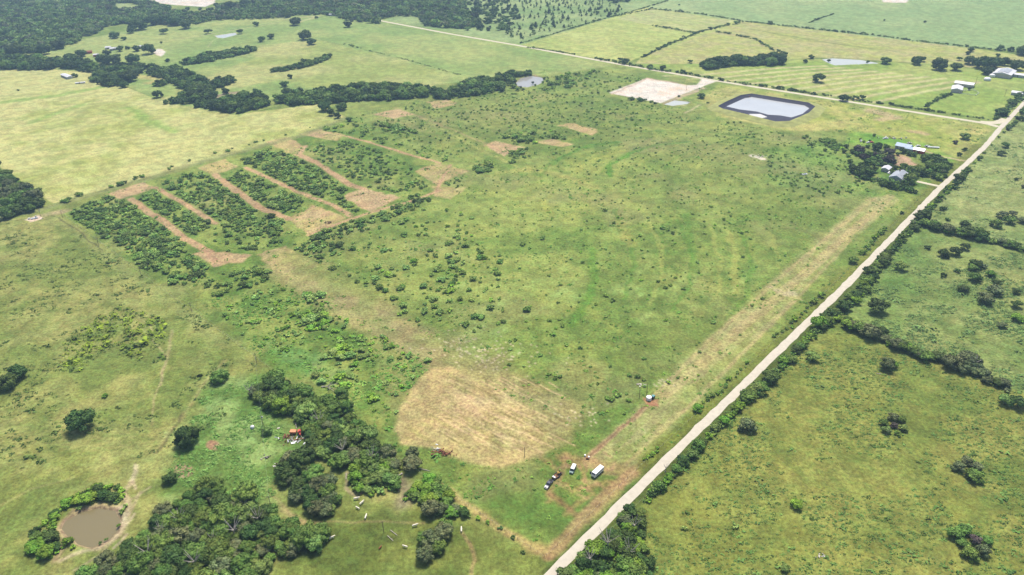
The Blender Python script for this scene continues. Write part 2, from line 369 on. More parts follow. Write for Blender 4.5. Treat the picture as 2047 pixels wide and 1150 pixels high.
# churned ground round the vehicles and along the verge
put(lmask([(1095, 1112), (1150, 1050), (1215, 985), (1285, 930)], 5.5, 1.2, 1.5), alb(180, 146, 108), .8)
put(lmask([(1060, 1095), (1110, 1100), (1160, 1050), (1230, 985)], 6, 3, 3), alb(190, 166, 112), .6)
put(lmask([(870, 965), (920, 1000), (1000, 1055), (1075, 1100)], 4, 1.5, 1.5), alb(198, 176, 116), .8)
put(lmask([(1100, 985), (1120, 1005), (1150, 1030)], 3.5, 1.5, 2), alb(158, 124, 88), .7)
put(lmask([(1125, 915), (1180, 922), (1270, 945)], 7, 3, 3), alb(182, 146, 104), .6)
put(lmask([(1302, 802), (1270, 832), (1228, 868), (1195, 898), (1172, 915)], 3.0, .7, .7), alb(182, 152, 116), .85)
put(lmask([(1172, 915), (1195, 898), (1228, 868), (1300, 803)], .8, .3, .8), alb(126, 82, 58), .5)
field([(1285, 795), (1320, 798), (1312, 812), (1292, 808)], (200, 150, 112), (170, 130, 96), n4, warp=2)
for p in ([(1085, 910), (1120, 960), (1095, 1000)], [(1125, 905), (1120, 960), (1150, 980), (1230, 960)], [(1150, 925), (1190, 985), (1120, 1030)]):
    put(lmask(p, 2.2, 1, 3), alb(188, 154, 106), .5)
for q in range(26):
    a, b = 1110 + rng.random() * 160, 905 + rng.random() * 90
    put(lmask([(a, b), (a + rng.normal() * 12, b + rng.normal() * 6)], 1.8, .9, 2), alb(192, 158, 116), .5)
field([(1140, 1040), (1100, 1012), (1010, 985), (1000, 1020), (1090, 1080)], (104, 136, 62), (128, 148, 74), n15, warp=5, soft=5, a=.7)
# pale debris flecks
for cx, cy, sx, sy, n in ((935, 690, 45, 18, 60), (985, 720, 30, 16, 40), (1165, 830, 30, 12, 26), (1330, 765, 10, 5, 10), (1010, 700, 50, 20, 40)):
    for q in range(n):
        a, b = cx + rng.normal() * sx, cy + rng.normal() * sy
        put(lmask([(a, b), (a + rng.normal() * 1.5, b + rng.normal() * .7)], .9, .5, .5), alb(222, 206, 170), .8)
# dry circles, cattle trails, gully with its shade painted as a dark line
for c, rx, ry in (((427, 890), 14, 11), ((367, 941), 20, 15)):
    im = pmask([(c[0] + rx * math.cos(t), c[1] + ry * math.sin(t)) for t in np.linspace(0, 6.28, 14)[:-1]], .8, 1.0)
    put(im, two(im[0], (208, 178, 142), (176, 142, 110), n4, .4, .6), .95)
for p, w, c, a in (([(270, 935), (262, 970), (245, 985), (258, 1010), (245, 1045), (228, 1075), (195, 1095), (165, 1100), (120, 1120)], 3.0, (214, 196, 158), .85),
                   ([(280, 985), (262, 1020), (250, 1050), (200, 1110), (150, 1140)], 2.0, (208, 190, 148), .7), ([(250, 985), (262, 1000), (300, 975)], 1.5, (208, 190, 148), .7),
                   ([(108, 1120), (122, 1095), (130, 1080), (118, 1055), (150, 1020), (200, 1008), (235, 1018)], 3.5, (196, 170, 136), .8), ([(235, 1018), (244, 1045), (235, 1068), (200, 1092)], 6, (216, 196, 160), .75),
                   ([(310, 905), (340, 865), (380, 810), (405, 770), (450, 720)], 3, (186, 174, 118), .55), ([(312, 905), (335, 878), (352, 852), (362, 832)], 2.2, (96, 92, 58), .8),
                   ([(300, 640), (305, 680), (330, 710), (325, 750), (308, 800), (302, 850)], 1.3, (196, 182, 132), .6), ([(320, 770), (336, 700), (345, 660)], 2.2, (200, 182, 138), .5),
                   ([(50, 770), (100, 715), (180, 640), (260, 580)], 1.3, (104, 112, 56), .5), ([(0, 700), (80, 620), (130, 570)], 1.3, (104, 112, 56), .4),
                   ([(0, 1010), (60, 980), (150, 955)], 2, (190, 186, 120), .5), ([(545, 990), (575, 1020), (600, 1045), (690, 1045), (760, 1040), (850, 1048)], 1.6, (176, 162, 110), .6),
                   ([(565, 1015), (600, 1045), (625, 1052)], 4, (186, 160, 118), .6), ([(690, 945), (692, 975), (715, 995)], 2.2, (176, 158, 128), .8), ([(800, 960), (812, 985), (808, 1005)], 9, (150, 134, 114), .8),
                   ([(922, 1065), (940, 1090), (950, 1120), (945, 1150)], 2.0, (184, 158, 112), .7), ([(640, 215), (560, 245), (520, 262)], 3, (160, 170, 96), .5),
                   ([(270, 930), (262, 960), (272, 978)], 1.6, (214, 196, 158), .8), ([(480, 740), (455, 790), (430, 830), (410, 850)], 3, (108, 124, 62), .5)):
    put(lmask(p, w * .8, w * .35, 1.2), alb(*c), a * .85)
for q in range(9):
    a, b = 250 + rng.normal() * 9, 1040 + rng.normal() * 25
    put(lmask([(a, b), (a - 10, b + 14), (a - 24, b + 26)], 1.3, .5, 1), alb(224, 208, 170), .7)
# weeds: darker clumps of their own colour, right-hand fields and left pasture
for P_, th, a, sd in ((RF1, .56, .55, 401), (RF2, .56, .5, 411), (RF3, .55, .5, 421), ([(-300, 450), (110, 425), (520, 720), (300, 900), (-300, 950)], .6, .5, 431)):
    im = pmask(P_, 2, 1); nn = fbm(gx[im[0]] + gy[im[0]] * .3, gy[im[0]] * 1.8, 3.2, sd, 2) * .6 + n60[im[0]] * .4
    put((im[0], im[1] * sstep(th - .02, th + .05, nn)), alb(118, 138, 66), a * .8)
# roadside verges
RD_L = [(1040, 1192), (1086, 1146), (1379, 861), (1530, 715), (1679, 572), (1873, 374), (1963, 292), (1997, 252), (2047, 200)]
put(lmask([(1300, 935), (1388, 852), (1536, 712), (1680, 570), (1873, 374), (1960, 292)], 13, 2, 1), alb(128, 136, 62), .85)
put(lmask([(1115, 1150), (1300, 965), (1410, 860), (1560, 712), (1705, 570), (1890, 374)], 11, 2, 1), alb(88, 106, 48), .8)
put(lmask([(757, 42), (1035, 92), (1250, 132), (1440, 165), (1700, 205), (1990, 250)], 20, 3, 1), alb(156, 172, 92), .6)
# caliche pads and bare ground (same sheet, its own colour)
PADS = [[(1216, 186), (1294, 156), (1374, 171), (1394, 170), (1402, 158), (1436, 161), (1406, 173), (1321, 206)],
        [(285, -6), (430, -6), (430, 6), (410, 14), (345, 10), (285, 2)], [(1758, -8), (1822, -8), (1812, 6), (1766, 5)], [(50, 440), (79, 431), (86, 437), (62, 445)],
        [(305, 103), (320, 97), (332, 104), (322, 113), (311, 110)], [(280, 96), (292, 92), (296, 99), (284, 102)]]
for k, p in enumerate(PADS):
    im = pmask(p, 1.0, 1.5 if k < 4 else 3); put(im, two(im[0], (250, 240, 226), (222, 200, 176), n15 * .5 + n4 * .5, .45, .75), 1)
put(lmask([(1223, 188), (1296, 157), (1350, 166)], 5, 1.5, 3), alb(206, 178, 150), .7)
put(lmask([(1330, 206), (1406, 176)], 6, 1.5, 2), alb(214, 190, 164), .7)
for p, w, c in (([(1800, 312), (1815, 322), (1835, 335)], 9, (206, 168, 140)), ([(1808, 318), (1790, 330)], 8, (206, 168, 140)), ([(1370, 226), (1400, 210)], 3, (206, 196, 150)),
                ([(1505, 312), (1525, 318)], 6, (236, 222, 202)), ([(415, 200), (450, 188), (490, 184)], 9, (180, 158, 132)), ([(1075, 165), (1085, 158), (1068, 150)], 3, (190, 164, 132)),
                ([(545, 40), (640, 32), (590, 46)], 10, (196, 196, 136)), ([(300, 88), (400, 72), (500, 55), (560, 45)], 3, (200, 196, 140)), ([(415, 95), (425, 82), (440, 75)], 2, (196, 196, 140)),
                ([(1840, 300), (1880, 312), (1930, 322)], 3.2, (208, 190, 150)), ([(1820, 295), (1850, 302)], 4, (206, 176, 146)), ([(205, 47), (250, 42), (345, 26)], 4, (196, 190, 170)),
                ([(1740, 220), (1790, 235), (1760, 240)], 14, (204, 182, 138)), ([(1820, 262), (1850, 268)], 9, (204, 180, 134)), ([(268, 150), (290, 155), (330, 158), (300, 165)], 18, (198, 190, 122)),
                ([(230, 8), (270, 20)], 40, (170, 184, 122)), ([(1340, 207), (1370, 212)], 3, (206, 196, 150))):
    put(lmask(p, w, w * .3, w * .4), alb(*c), .85)
lum = C.mean(1)[:, None]; C = np.clip(lum + (C - lum) * 1.04, .004, 1)
C *= ((.82 + .34 * sstep(.25, .75, n4)) * (.96 + .08 * sstep(.3, .7, n15)))[:, None]
n8 = sstep(.3, .7, fbm(gx, gy, 9, 81, 3)); C[:, 0] *= .95 + .08 * n8
# relief: stock ponds are dug in, the lined pit is excavated
gz = np.zeros(gx.size)
POND1 = [(122, 1055), (130, 1040), (160, 1022), (200, 1014), (228, 1020), (239, 1038), (232, 1060), (214, 1080), (185, 1091), (155, 1086), (135, 1072)]
POND3 = [(1030, 166), (1040, 156), (1062, 151), (1082, 154), (1087, 160), (1076, 168), (1055, 174), (1038, 173)]
POND4 = [(1644, 118), (1664, 116), (1720, 119), (1760, 126), (1712, 128), (1668, 130), (1655, 125)]
POND5 = [(1327, 208), (1348, 200), (1381, 203), (1375, 207), (1345, 211)]
POND6 = [(430, 71), (470, 65), (473, 69), (447, 76), (436, 75)]
for p, w, dep, bank in ((POND1, 1.0, 1.6, (176, 152, 120)), (POND3, 1.5, 1.6, (160, 150, 110)), (POND4, 1, 1.6, (150, 160, 90)), (POND5, 1, 1.4, (170, 160, 110)), (POND6, 1, 1.6, (214, 204, 160))):
    im = pmask(p, 2.2, w); gz[im[0]] -= dep * im[1]; put((im[0], np.clip(im[1] * 4, 0, 1)), alb(*bank), .8)
CREST = [(1435, 212), (1452, 203), (1481, 190), (1502, 187), (1560, 196), (1616, 205), (1630, 213), (1616, 226), (1578, 242), (1550, 243), (1495, 229), (1444, 217)]
im = pmask(CREST, .5, 0); gz[im[0]] -= 8 * im[1]
im = pmask([(1425, 212), (1480, 184), (1505, 182), (1620, 200), (1640, 213), (1580, 248), (1545, 250), (1430, 222)], 2, 3)
put(im, two(im[0], (168, 178, 92), (190, 184, 112), n15, .4, .6), .8)

idx = np.arange(nA * nR).reshape(nR, nA)
F = np.stack([idx[:-1, :-1], idx[:-1, 1:], idx[1:, 1:], idx[1:, :-1]], -1).reshape(-1, 4)[:, ::-1]
gmat = bpy.data.materials.new('pasture_ground'); gmat.use_nodes = True
N = gmat.node_tree.nodes; L = gmat.node_tree.links; bs = N['Principled BSDF']
bs.inputs['Roughness'].default_value = 0.95; bs.inputs['Specular IOR Level'].default_value = 0.1
at = N.new('ShaderNodeAttribute'); at.attribute_name = 'albedo'
geo = N.new('ShaderNodeNewGeometry')
def nz_scaled(scale, lo, hi, det=5, rough=.6):
    n = N.new('ShaderNodeTexNoise'); n.inputs['Scale'].default_value = scale; n.inputs['Detail'].default_value = det; n.inputs['Roughness'].default_value = rough
    L.new(geo.outputs['Position'], n.inputs['Vector']); m = N.new('ShaderNodeMapRange')
    m.inputs[1].default_value = .32; m.inputs[2].default_value = .68; m.inputs[3].default_value = lo; m.inputs[4].default_value = hi
    L.new(n.outputs[0], m.inputs[0]); return m.outputs[0], n
a1, n1 = nz_scaled(0.6, .64, 1.36); a2, n2 = nz_scaled(1.7, .8, 1.2)
mm = N.new('ShaderNodeMath'); mm.operation = 'MULTIPLY'; L.new(a1, mm.inputs[0]); L.new(a2, mm.inputs[1])
vs = N.new('ShaderNodeVectorMath'); vs.operation = 'SCALE'; L.new(at.outputs['Color'], vs.inputs[0]); L.new(mm.outputs[0], vs.inputs['Scale'])
a3, n3 = nz_scaled(0.3, .485, .515, 3)
hs = N.new('ShaderNodeHueSaturation'); L.new(vs.outputs[0], hs.inputs['Color']); L.new(a3, hs.inputs['Hue'])
L.new(hs.outputs[0], bs.inputs['Base Color'])
bp = N.new('ShaderNodeBump'); bp.inputs['Strength'].default_value = .6; bp.inputs['Distance'].default_value = .5
L.new(n1.outputs[0], bp.inputs['Height']); L.new(bp.outputs[0], bs.inputs['Normal'])
me = mesh_np('ground', np.stack([gx, gy, gz], 1), F, gmat, C, smooth=True, attr='albedo')
tag(link('ground', me), kind='structure')
del F, AZ, RR

# ------------------------------------------------------------------ roads
gravel = mat('road_gravel', alb(234, 224, 204), .9, .08, .4)
caliche = mat('caliche_road', alb(236, 226, 196), .9, .07, .3)
def resample(P, step):
    out = []
    for a, b in zip(P, P[1:]):
        n = max(1, int(np.linalg.norm(b - a) / step))
        for k in range(n): out.append(a + (b - a) * k / n)
    out.append(P[-1]); return np.array(out)
def road(name, px, w, m, z=0.03, crown=.08, side=0, jit=.18):
    P = resample(GP(px), 5.0)
    for _ in range(3): P[1:-1] = (P[:-2] + P[1:-1] * 2 + P[2:]) / 4
    T = np.gradient(P, axis=0); T /= np.linalg.norm(T, axis=1)[:, None]; Nn = np.stack([T[:, 1], -T[:, 0]], 1)
    P = P + Nn * side
    V = []; cols = [(-.5, 0), (-.42, .3), (0, 1), (.42, .3), (.5, 0)]
    for i in range(len(P)):
        for k, (o, c) in enumerate(cols):
            j = rng.normal() * jit if k in (0, 4) else 0
            q = P[i] + Nn[i] * (o * w + j); V.append((q[0], q[1], z + crown * c))
    F = [[i * 5 + k, i * 5 + k + 1, (i + 1) * 5 + k + 1, (i + 1) * 5 + k] for i in range(len(P) - 1) for k in range(4)]
    return tag(link(name, mesh_np(name, V, np.array(F)[:, ::-1], m, smooth=True)), kind='structure')
road('gravel_road', RD_L + [(2150, 98)], 4.7, gravel, side=2.6)
road('crossing_road', [(560, 8), (757, 41), (900, 68), (1035, 91), (1240, 129), (1440, 163), (1700, 204), (1850, 228), (1940, 242), (1975, 247), (1996, 254)], 6.2, caliche, z=.05)
road('road_corner', [(1960, 244), (1990, 248), (2010, 238)], 9, caliche, z=.09)
road('farm_drive', [(1833, 363), (1860, 369), (1884, 374)], 4, caliche, z=.1)
# ------------------------------------------------------------------ water
def water_mat(name, col, rough):
    m = mat(name, col, rough, .04, .05, spec=.35); return m
def sheet(name, px, z, m, kind='structure', grow=4.0):
    P = GP(px, z); c = P.mean(0); d = P - c; P = c + d * (1 + grow / np.linalg.norm(d, axis=1))[:, None]
    b = bmesh.new(); b.faces.new([b.verts.new((x, y, z)) for x, y in P]); bmesh.ops.recalc_face_normals(b, faces=b.faces)
    me = bpy.data.meshes.new(name); b.to_mesh(me); b.free()
    if me.polygons[0].normal.z < 0: me.flip_normals()
    me.materials.append(m); return tag(link(name, me), kind=kind)
sheet('pond_water', POND1, -.75, water_mat('muddy_water', alb(150, 138, 100), .15), grow=3)
sheet('pond_water', POND3, -.8, water_mat('sky_pale_water', alb(186, 184, 178), .1), grow=5)  # bright sky reflection is put into the pale base colour
wm = water_mat('milky_water', alb(215, 218, 208), .08)
for p in (POND4, POND5, POND6): sheet('pond_water', p, -.7, wm, grow=5)
liner = mat('pit_liner', alb(40, 38, 68), .7, .15, .2, spec=.2)
ci = GP(CREST, 2.5); cc = ci.mean(0)
def off(P, d):
    v = P - cc; return cc + v * (1 - d / np.linalg.norm(v, axis=1))[:, None]
bmesh_ = []
rings = [(off(ci, -12), -.05), (off(ci, -3), 2.4), (off(ci, 0), 2.5), (off(ci, 4.5), -.7)]
V = []; F = []
def ringmesh(name, r, m):
    V = [(x, y, z) for P, z in r for x, y in P]; n = len(ci)
    F = [[k * n + i, k * n + (i + 1) % n, (k + 1) * n + (i + 1) % n, (k + 1) * n + i] for k in range(len(r) - 1) for i in range(n)]
    me = mesh_np(name, V, F, m); b = bmesh.new(); b.from_mesh(me); bmesh.ops.recalc_face_normals(b, faces=b.faces); b.to_mesh(me); b.free(); return me
pit = empty('lined_pit', (0, 0, 0), 0, 'big rectangular storage pond lined with dark plastic, pale water inside, beside the crossing road', 'reservoir')
link('earth_berm', ringmesh('earth_berm', rings[:3], mat('berm_grass', alb(176, 180, 104), .95, .25, .15)), pit)
lm = ringmesh('liner', rings[2:], liner)
b = bmesh.new(); b.from_mesh(lm); n = len(ci); b.verts.ensure_lookup_table(); b.faces.new([b.verts[n + i] for i in range(n)]); b.to_mesh(lm); b.free()
link('liner', lm, pit)
PW = [(1458, 215), (1478, 205), (1501, 194), (1520, 195), (1560, 203), (1608, 212), (1615, 218), (1600, 228), (1584, 233), (1560, 230), (1535, 229), (1515, 222), (1480, 219)]
o = sheet('water', [(1452, 213), (1472, 204), (1500, 191.5), (1522, 193), (1560, 200), (1612, 209.5), (1620, 215), (1604, 228), (1582, 235), (1560, 231), (1535, 229.5), (1512, 223), (1478, 219)], -.6, water_mat('pit_water', alb(214, 218, 222), .12), grow=0); del o['kind']; o.parent = pit
o = sheet('foam', [(1496, 228), (1520, 228), (1534, 234), (1520, 237), (1506, 233)], -.55, mat('foam', alb(238, 236, 236), .7), grow=0); del o['kind']; o.parent = pit
# ------------------------------------------------------------------ vegetation templates
def quad_leaves(P, Nm, size, rg):
    n = len(P); up = rg.normal(size=(n, 3)); t = np.cross(Nm, up); t /= np.linalg.norm(t, axis=1)[:, None] + 1e-9
    s = np.cross(Nm, t); sz = (size * rg.uniform(.6, 1.35, n))[:, None]
    V = np.stack([P - t * sz - s * sz * .6, P + t * sz * .9 - s * sz * .5, P + t * sz + s * sz * .6, P - t * sz * .8 + s * sz * .7], 1).reshape(-1, 3)
    return V, np.arange(n * 4).reshape(n, 4)
def core_quads(c, r, rg, k=2):
    V = []; F = []
    g = np.linspace(-1, 1, k + 1)
    for ax in range(3):
        for sg in (-1, 1):
            b = len(V)
            for u in g:
                for v in g:
                    p = np.zeros(3); p[ax] = sg; p[(ax + 1) % 3] = u; p[(ax + 2) % 3] = v
                    p /= np.linalg.norm(p); V.append(c + p * r * rg.uniform(.9, 1.1))
            for i in range(k):
                for j in range(k):
                    q = [b + i * (k + 1) + j, b + (i + 1) * (k + 1) + j, b + (i + 1) * (k + 1) + j + 1, b + i * (k + 1) + j + 1]
                    F.append(q if sg > 0 else q[::-1])
    return np.array(V), np.array(F)
def crown(seed, nl=22, nleaf=80, leaf=.05, hh=1.1, shape='dome', lr=(.24, .38), core=True, zlo=.12, ck=2):
    rg = np.random.default_rng(seed); VV = []; FF = []; TT = []; b = 0
    sq = rg.uniform(.8, 1.0); rot = rg.uniform(0, 6.28)
    for i in range(nl):
        u = math.sqrt((i + rg.random()) / nl); th = i * 2.4 + rg.normal() * .3
        if shape == 'cone':
            z = rg.uniform(.1, .92); rad = (1 - z) * .62; x, y = rad * math.cos(th), rad * math.sin(th); z *= hh; r = rg.uniform(*lr) * (1.15 - z / hh)
        else:
            rad = u * .74; x, y = rad * math.cos(th), rad * math.sin(th) * sq
            top = hh * (.25 + .55 * math.sqrt(max(0, 1 - (rad / .95) ** 2)))
            z = top * rg.uniform(.78, 1.08) if rg.random() < .8 else hh * rg.uniform(zlo + .1, .4); r = rg.uniform(*lr)
        c = np.array([x * math.cos(rot) - y * math.sin(rot), x * math.sin(rot) + y * math.cos(rot), max(z, r * .6)])
        tn = rg.uniform(.78, 1.28); tint = np.array([tn * rg.uniform(.92, 1.1), tn, tn * rg.uniform(.85, 1.05)])
        d = rg.normal(size=(nleaf, 3)); d[:, 2] = np.where(d[:, 2] < -.3, -d[:, 2], d[:, 2]); d /= np.linalg.norm(d, axis=1)[:, None]
        P = c + d * r * np.array([1, 1, .8]) * rg.uniform(.8, 1.14, nleaf)[:, None]
        Nm = d + rg.normal(size=d.shape) * .45; Nm /= np.linalg.norm(Nm, axis=1)[:, None]
        V, F = quad_leaves(P, Nm, leaf, rg); VV.append(V); FF.append(F + b); b += len(V)
        lt = np.repeat(rg.uniform(.75, 1.3, nleaf), 4)[:, None]; TT.append(tint * lt)
        if core:
            V, F = core_quads(c, r * (.8 if ck > 1 else .95), rg, ck); V[:, 2] = c[2] + (V[:, 2] - c[2]) * .8; VV.append(V); FF.append(F + b); b += len(V); TT.append(np.tile(tint * .9, (len(V), 1)))
    V = np.concatenate(VV); V[:, 2] = np.maximum(V[:, 2], .01)
    return V, np.concatenate(FF), np.concatenate(TT)
def branches(seed, h, r0, nl=5, spread=.45, twig=0, flat=1.0):
    rg = random.Random(seed); m = MB()
    m.tube((0, 0, -.03), (0, 0, h * .45), r0, r0 * .75, 7)
    for i in range(nl):
        a = 6.28 * i / nl + rg.random(); e = (spread * rg.uniform(.7, 1.1) * math.cos(a), spread * rg.uniform(.7, 1.1) * math.sin(a), h * rg.uniform(.8, 1.0) * flat)
        m.tube((0, 0, h * rg.uniform(.3, .43)), e, r0 * .5, r0 * .18, 5)
        for k in range(twig):
            t = rg.uniform(.4, 1); s = Vector((e[0] * t, e[1] * t, h * .4 + (e[2] - h * .4) * t))
            m.tube(s, s + Vector((rg.uniform(-.3, .3), rg.uniform(-.3, .3), rg.uniform(.0, .28))), r0 * .16, r0 * .05, 4)
    return m
TONE = {'d': (.062, .106, .028), 'm': (.114, .186, .040), 'b': (.150, .265, .034), 'g': (.125, .152, .068), 'p': (.085, .070, .062), 'y': (.160, .205, .036), 's': (.158, .245, .064)}
TW = {'d': 'dark green', 'm': 'mid green', 'b': 'bright green', 'g': 'grey green', 'p': 'purplish brown', 'y': 'yellow green', 's': 'soft green'}
LEAFB = {t: mat('bush_' + TW[t].replace(' ', '_'), tuple(v * 1.3 for v in c), .7, .18, .25, attr='tint', rnd=.22, spec=.08) for t, c in TONE.items()}
LEAF = {t: mat('foliage_' + TW[t].replace(' ', '_'), c, .7, .18, .25, attr='tint', rnd=.22, spec=.08) for t, c in TONE.items()}
bark = mat('bark', alb(120, 108, 92), .9, .25, 2.0)
deadwood = mat('dead_wood', alb(216, 206, 192), .85, .2, 1.0)
KT = {'oak': [crown(100 + i, 26, 70, .052, 1.15) for i in range(6)],
      'hedge': [crown(200 + i, 15, 60, .075, 1.3, lr=(.28, .44), zlo=.02) for i in range(5)],
      'bush': [crown(300 + i, 10, 44, .10, .95, lr=(.28, .42), zlo=.02) for i in range(5)],
      'juniper': [crown(400 + i, 16, 40, .075, 1.9, shape='cone', lr=(.3, .42)) for i in range(3)]}
LOWT = {'oak': [crown(500 + i, 12, 18, .11, 1.1, lr=(.26, .42), ck=1) for i in range(5)], 'bush': [crown(600 + i, 5, 14, .15, .9, lr=(.3, .48), zlo=.02, ck=1) for i in range(5)]}
LOWT['hedge'] = LOWT['bush']; LOWT['juniper'] = [crown(650, 7, 12, .13, 1.9, shape='cone', lr=(.3, .42))]
HH = {'oak': .62, 'hedge': .5, 'bush': .38, 'juniper': .8}
ITEMS = []
def add(px, py, w, kind, tone, zone, prio=0):
    s0 = ppm(*G(px, py)); r = w / 2 / s0
    x, y = G(px, py, r * HH[kind]); s = ppm(x, y)
    ITEMS.append(dict(x=x, y=y, r=r, kind=kind, tone=tone, zone=zone, px=2 * r * s + prio, u=px, v=py))
def pick(t): return t[int(rng.random() * len(t))]
def scat(poly, w, kind, tones, zone, gap=.72, keep=1.0, var=.35, jit=.3):
    """fill a polygon (photo coordinates of the crowns) with plants about w photo pixels wide where they stand"""
    c = np.mean(poly, 0); s0 = ppm(*G(*c)); r = w / 2 / s0; zc = r * HH[kind]
    P = GP(poly, zc); st = 2 * r * gap; a = P.min(0); b = P.max(0)
    X, Y = np.meshgrid(np.arange(a[0], b[0] + st, st), np.arange(a[1], b[1] + st, st * .87))
    X = X + (np.arange(X.shape[0]) % 2)[:, None] * st / 2
    X = (X + rng.normal(size=X.shape) * jit * st).ravel(); Y = (Y + rng.normal(size=Y.shape) * jit * st).ravel()
    k = inside(X, Y, P) & (rng.random(X.size) < keep * (1 if kind != 'bush' else .45 + 1.1 * sstep(.3, .62, fbm(X, Y, 14, 901, 2)))) & (seg_dist(X, Y, P, True) > r * (.32 if kind == 'oak' else .15))
    for x, y in zip(X[k], Y[k]):
        rr_ = r * math.exp(rng.normal() * var); rr_ = min(rr_, r * 1.8)
        ITEMS.append(dict(x=float(x), y=float(y), r=rr_, kind=kind, tone=pick(tones), zone=zone, px=2 * rr_ * ppm(x, y)))
def hedge(line, w, kind, tones, zone, gap=.6, lat=.25, w2=None, keep=1.0):
    w2 = (w2 or w) * (.86 if zone == 'h1' else 1); w *= .86 if zone == 'h1' else 1; P = GP(line, (w + w2) / 4 / ppm(*G(*np.mean(line, 0))) * HH[kind]); L_ = np.linalg.norm(np.diff(P, axis=0), axis=1); T_ = L_.sum(); s = 0.0
    while s < T_:
        k = 0; q = s
        while q > L_[k] and k < len(L_) - 1: q -= L_[k]; k += 1
        d = (P[k + 1] - P[k]) / L_[k]; p = P[k] + d * q; wm_ = (w + (w2 - w) * s / T_) / ppm(*p)
        r = wm_ / 2 * math.exp(rng.normal() * .28)
        if rng.random() < keep:
            o = rng.normal() * lat * wm_; x, y = p[0] - d[1] * o, p[1] + d[0] * o
            ITEMS.append(dict(x=float(x), y=float(y), r=r, kind=kind, tone=pick(tones), zone=zone, px=2 * r * ppm(x, y)))
        s += wm_ * gap
Z = {}
def zone(k, phrase, group): Z[k] = (phrase, group)
zone('dp', 'at the edge of the small pond on the creek', 'trees at the creek pond')
zone('w1', 'in the big oak wood at the bottom left of the photo', 'oaks of the bottom left wood')
zone('w2', 'in the wood between the stock pond pasture and the mown circle', 'oaks of the middle wood')
zone('w2s', 'in the low thicket above the white cows', 'shrubs of the thicket above the cows')
zone('w3', 'in the tree belt running down from the middle wood', 'trees of the belt by the fence track')
zone('w4', 'in the clump beside the white cows at the bottom', 'oaks of the clump by the cows')
zone('w5', 'in the thicket on the right of the road at the bottom edge', 'trees of the thicket at the bottom of the road')
zone('h1', 'in the long hedge on the right side of the road', 'hedge trees along the right of the road')
zone('h2', 'in the hedge between the two right hand pastures', 'hedge trees between the right pastures')
zone('h3', 'in the upper cross hedge right of the road', 'hedge trees of the upper cross hedge')
zone('h4', 'on the grass verge left of the road', 'bushes on the left verge')
zone('iso_l', 'standing alone in the left pasture', 'lone trees of the left pasture')
zone('iso_r', 'standing in the open right hand pastures', 'shrubs dotted over the right pastures')
zone('pond', 'round the muddy pond at the bottom left', 'bushes round the muddy pond')
zone('creek', 'in the tree line along the creek left of the dark pond', 'trees of the creek line')
zone('crl', 'in the creek wood left, above the yellow hay field', 'trees of the left creek wood')
zone('farm', 'round the farmsteads beside the long road', 'trees round the roadside farmsteads')
zone('eh', 'in a distant hedgerow beyond the crossing road', 'hedge trees beyond the crossing road')
zone('eo', 'standing beyond the crossing road near the white pond', 'oaks beyond the crossing road')
zone('brush', 'in the dense brushy block between the bulldozed lanes', 'bushes of the brush block')
zone('fld', 'dotted over the wide central pasture', 'bushes dotted over the central pasture')
zone('swale', 'in the green swale beside the bare diagonal strip', 'bushes of the green swale')
zone('up', 'in the upper pasture near the dark pond', 'bushes of the upper pasture')
zone('lot', 'in the square woodlot at the left edge', 'trees of the left edge woodlot')
zone('nw', 'dotted round the far left farm and its fields', 'trees of the far left fields')
zone('jun', 'scattered over the far pasture at the top', 'scattered trees of the far top pasture')
zone('far', 'in the far woods', 'far woods')
zone('pad', 'beside the white caliche pad', 'bushes by the caliche pad')
zone('fen', 'along the fence of the yellow hay field', 'bushes along the hay field fence')
OAK = 'ddddmmg'; OAKG = 'ddmmgg'
W1 = [(401, 958), (424, 949), (453, 962), (456, 982), (470, 1003), (482, 984), (512, 978), (526, 998), (554, 1018), (568, 1044), (606, 1044), (650, 1062), (645, 1090), (600, 1109), (538, 1129), (512, 1150), (500, 1190), (160, 1190), (168, 1145), (200, 1109), (238, 1090), (258, 1067), (297, 1052), (308, 1026), (334, 1005), (372, 988), (385, 970)]
scat(W1, 33, 'oak', 'ddmmmmggs', 'w1', gap=.62, var=.25)
W2 = [(530, 752), (547, 745), (565, 745), (598, 767), (630, 790), (650, 800), (670, 782), (690, 776), (694, 808), (712, 837), (741, 865), (779, 896), (806, 919), (800, 940), (770, 940), (744, 925), (720, 925), (690, 935), (668, 938), (640, 912), (602, 905), (594, 887), (612, 869), (590, 850), (567, 822), (544, 812), (515, 798), (495, 783)]
scat(W2, 27, 'oak', 'ddmmmmsg', 'w2', gap=.62, var=.28)
scat([(539, 948), (560, 930), (580, 920), (612, 908), (640, 928), (645, 950), (598, 965), (560, 975), (545, 968)], 30, 'oak', 'ddmg', 'w2', gap=.6)
scat([(582, 985), (600, 970), (625, 960), (661, 950), (685, 970), (689, 1000), (665, 1022), (620, 1035), (590, 1015)], 34, 'oak', 'dmgm', 'w2', gap=.6)
scat([(690, 955), (700, 935), (740, 930), (790, 940), (799, 985), (745, 990), (707, 978)], 17, 'hedge', 'bbmmss', 'w2s', gap=.6)
scat([(803, 1003), (812, 980), (850, 958), (866, 955), (885, 975), (905, 990), (890, 1010), (835, 1005)], 20, 'hedge', 'mbbmd', 'w3', gap=.62)
scat([(850, 1012), (885, 1000), (920, 1005), (948, 1025), (935, 1032), (905, 1028), (880, 1035), (862, 1035)], 24, 'hedge', 'mmdgb', 'w3', gap=.62)
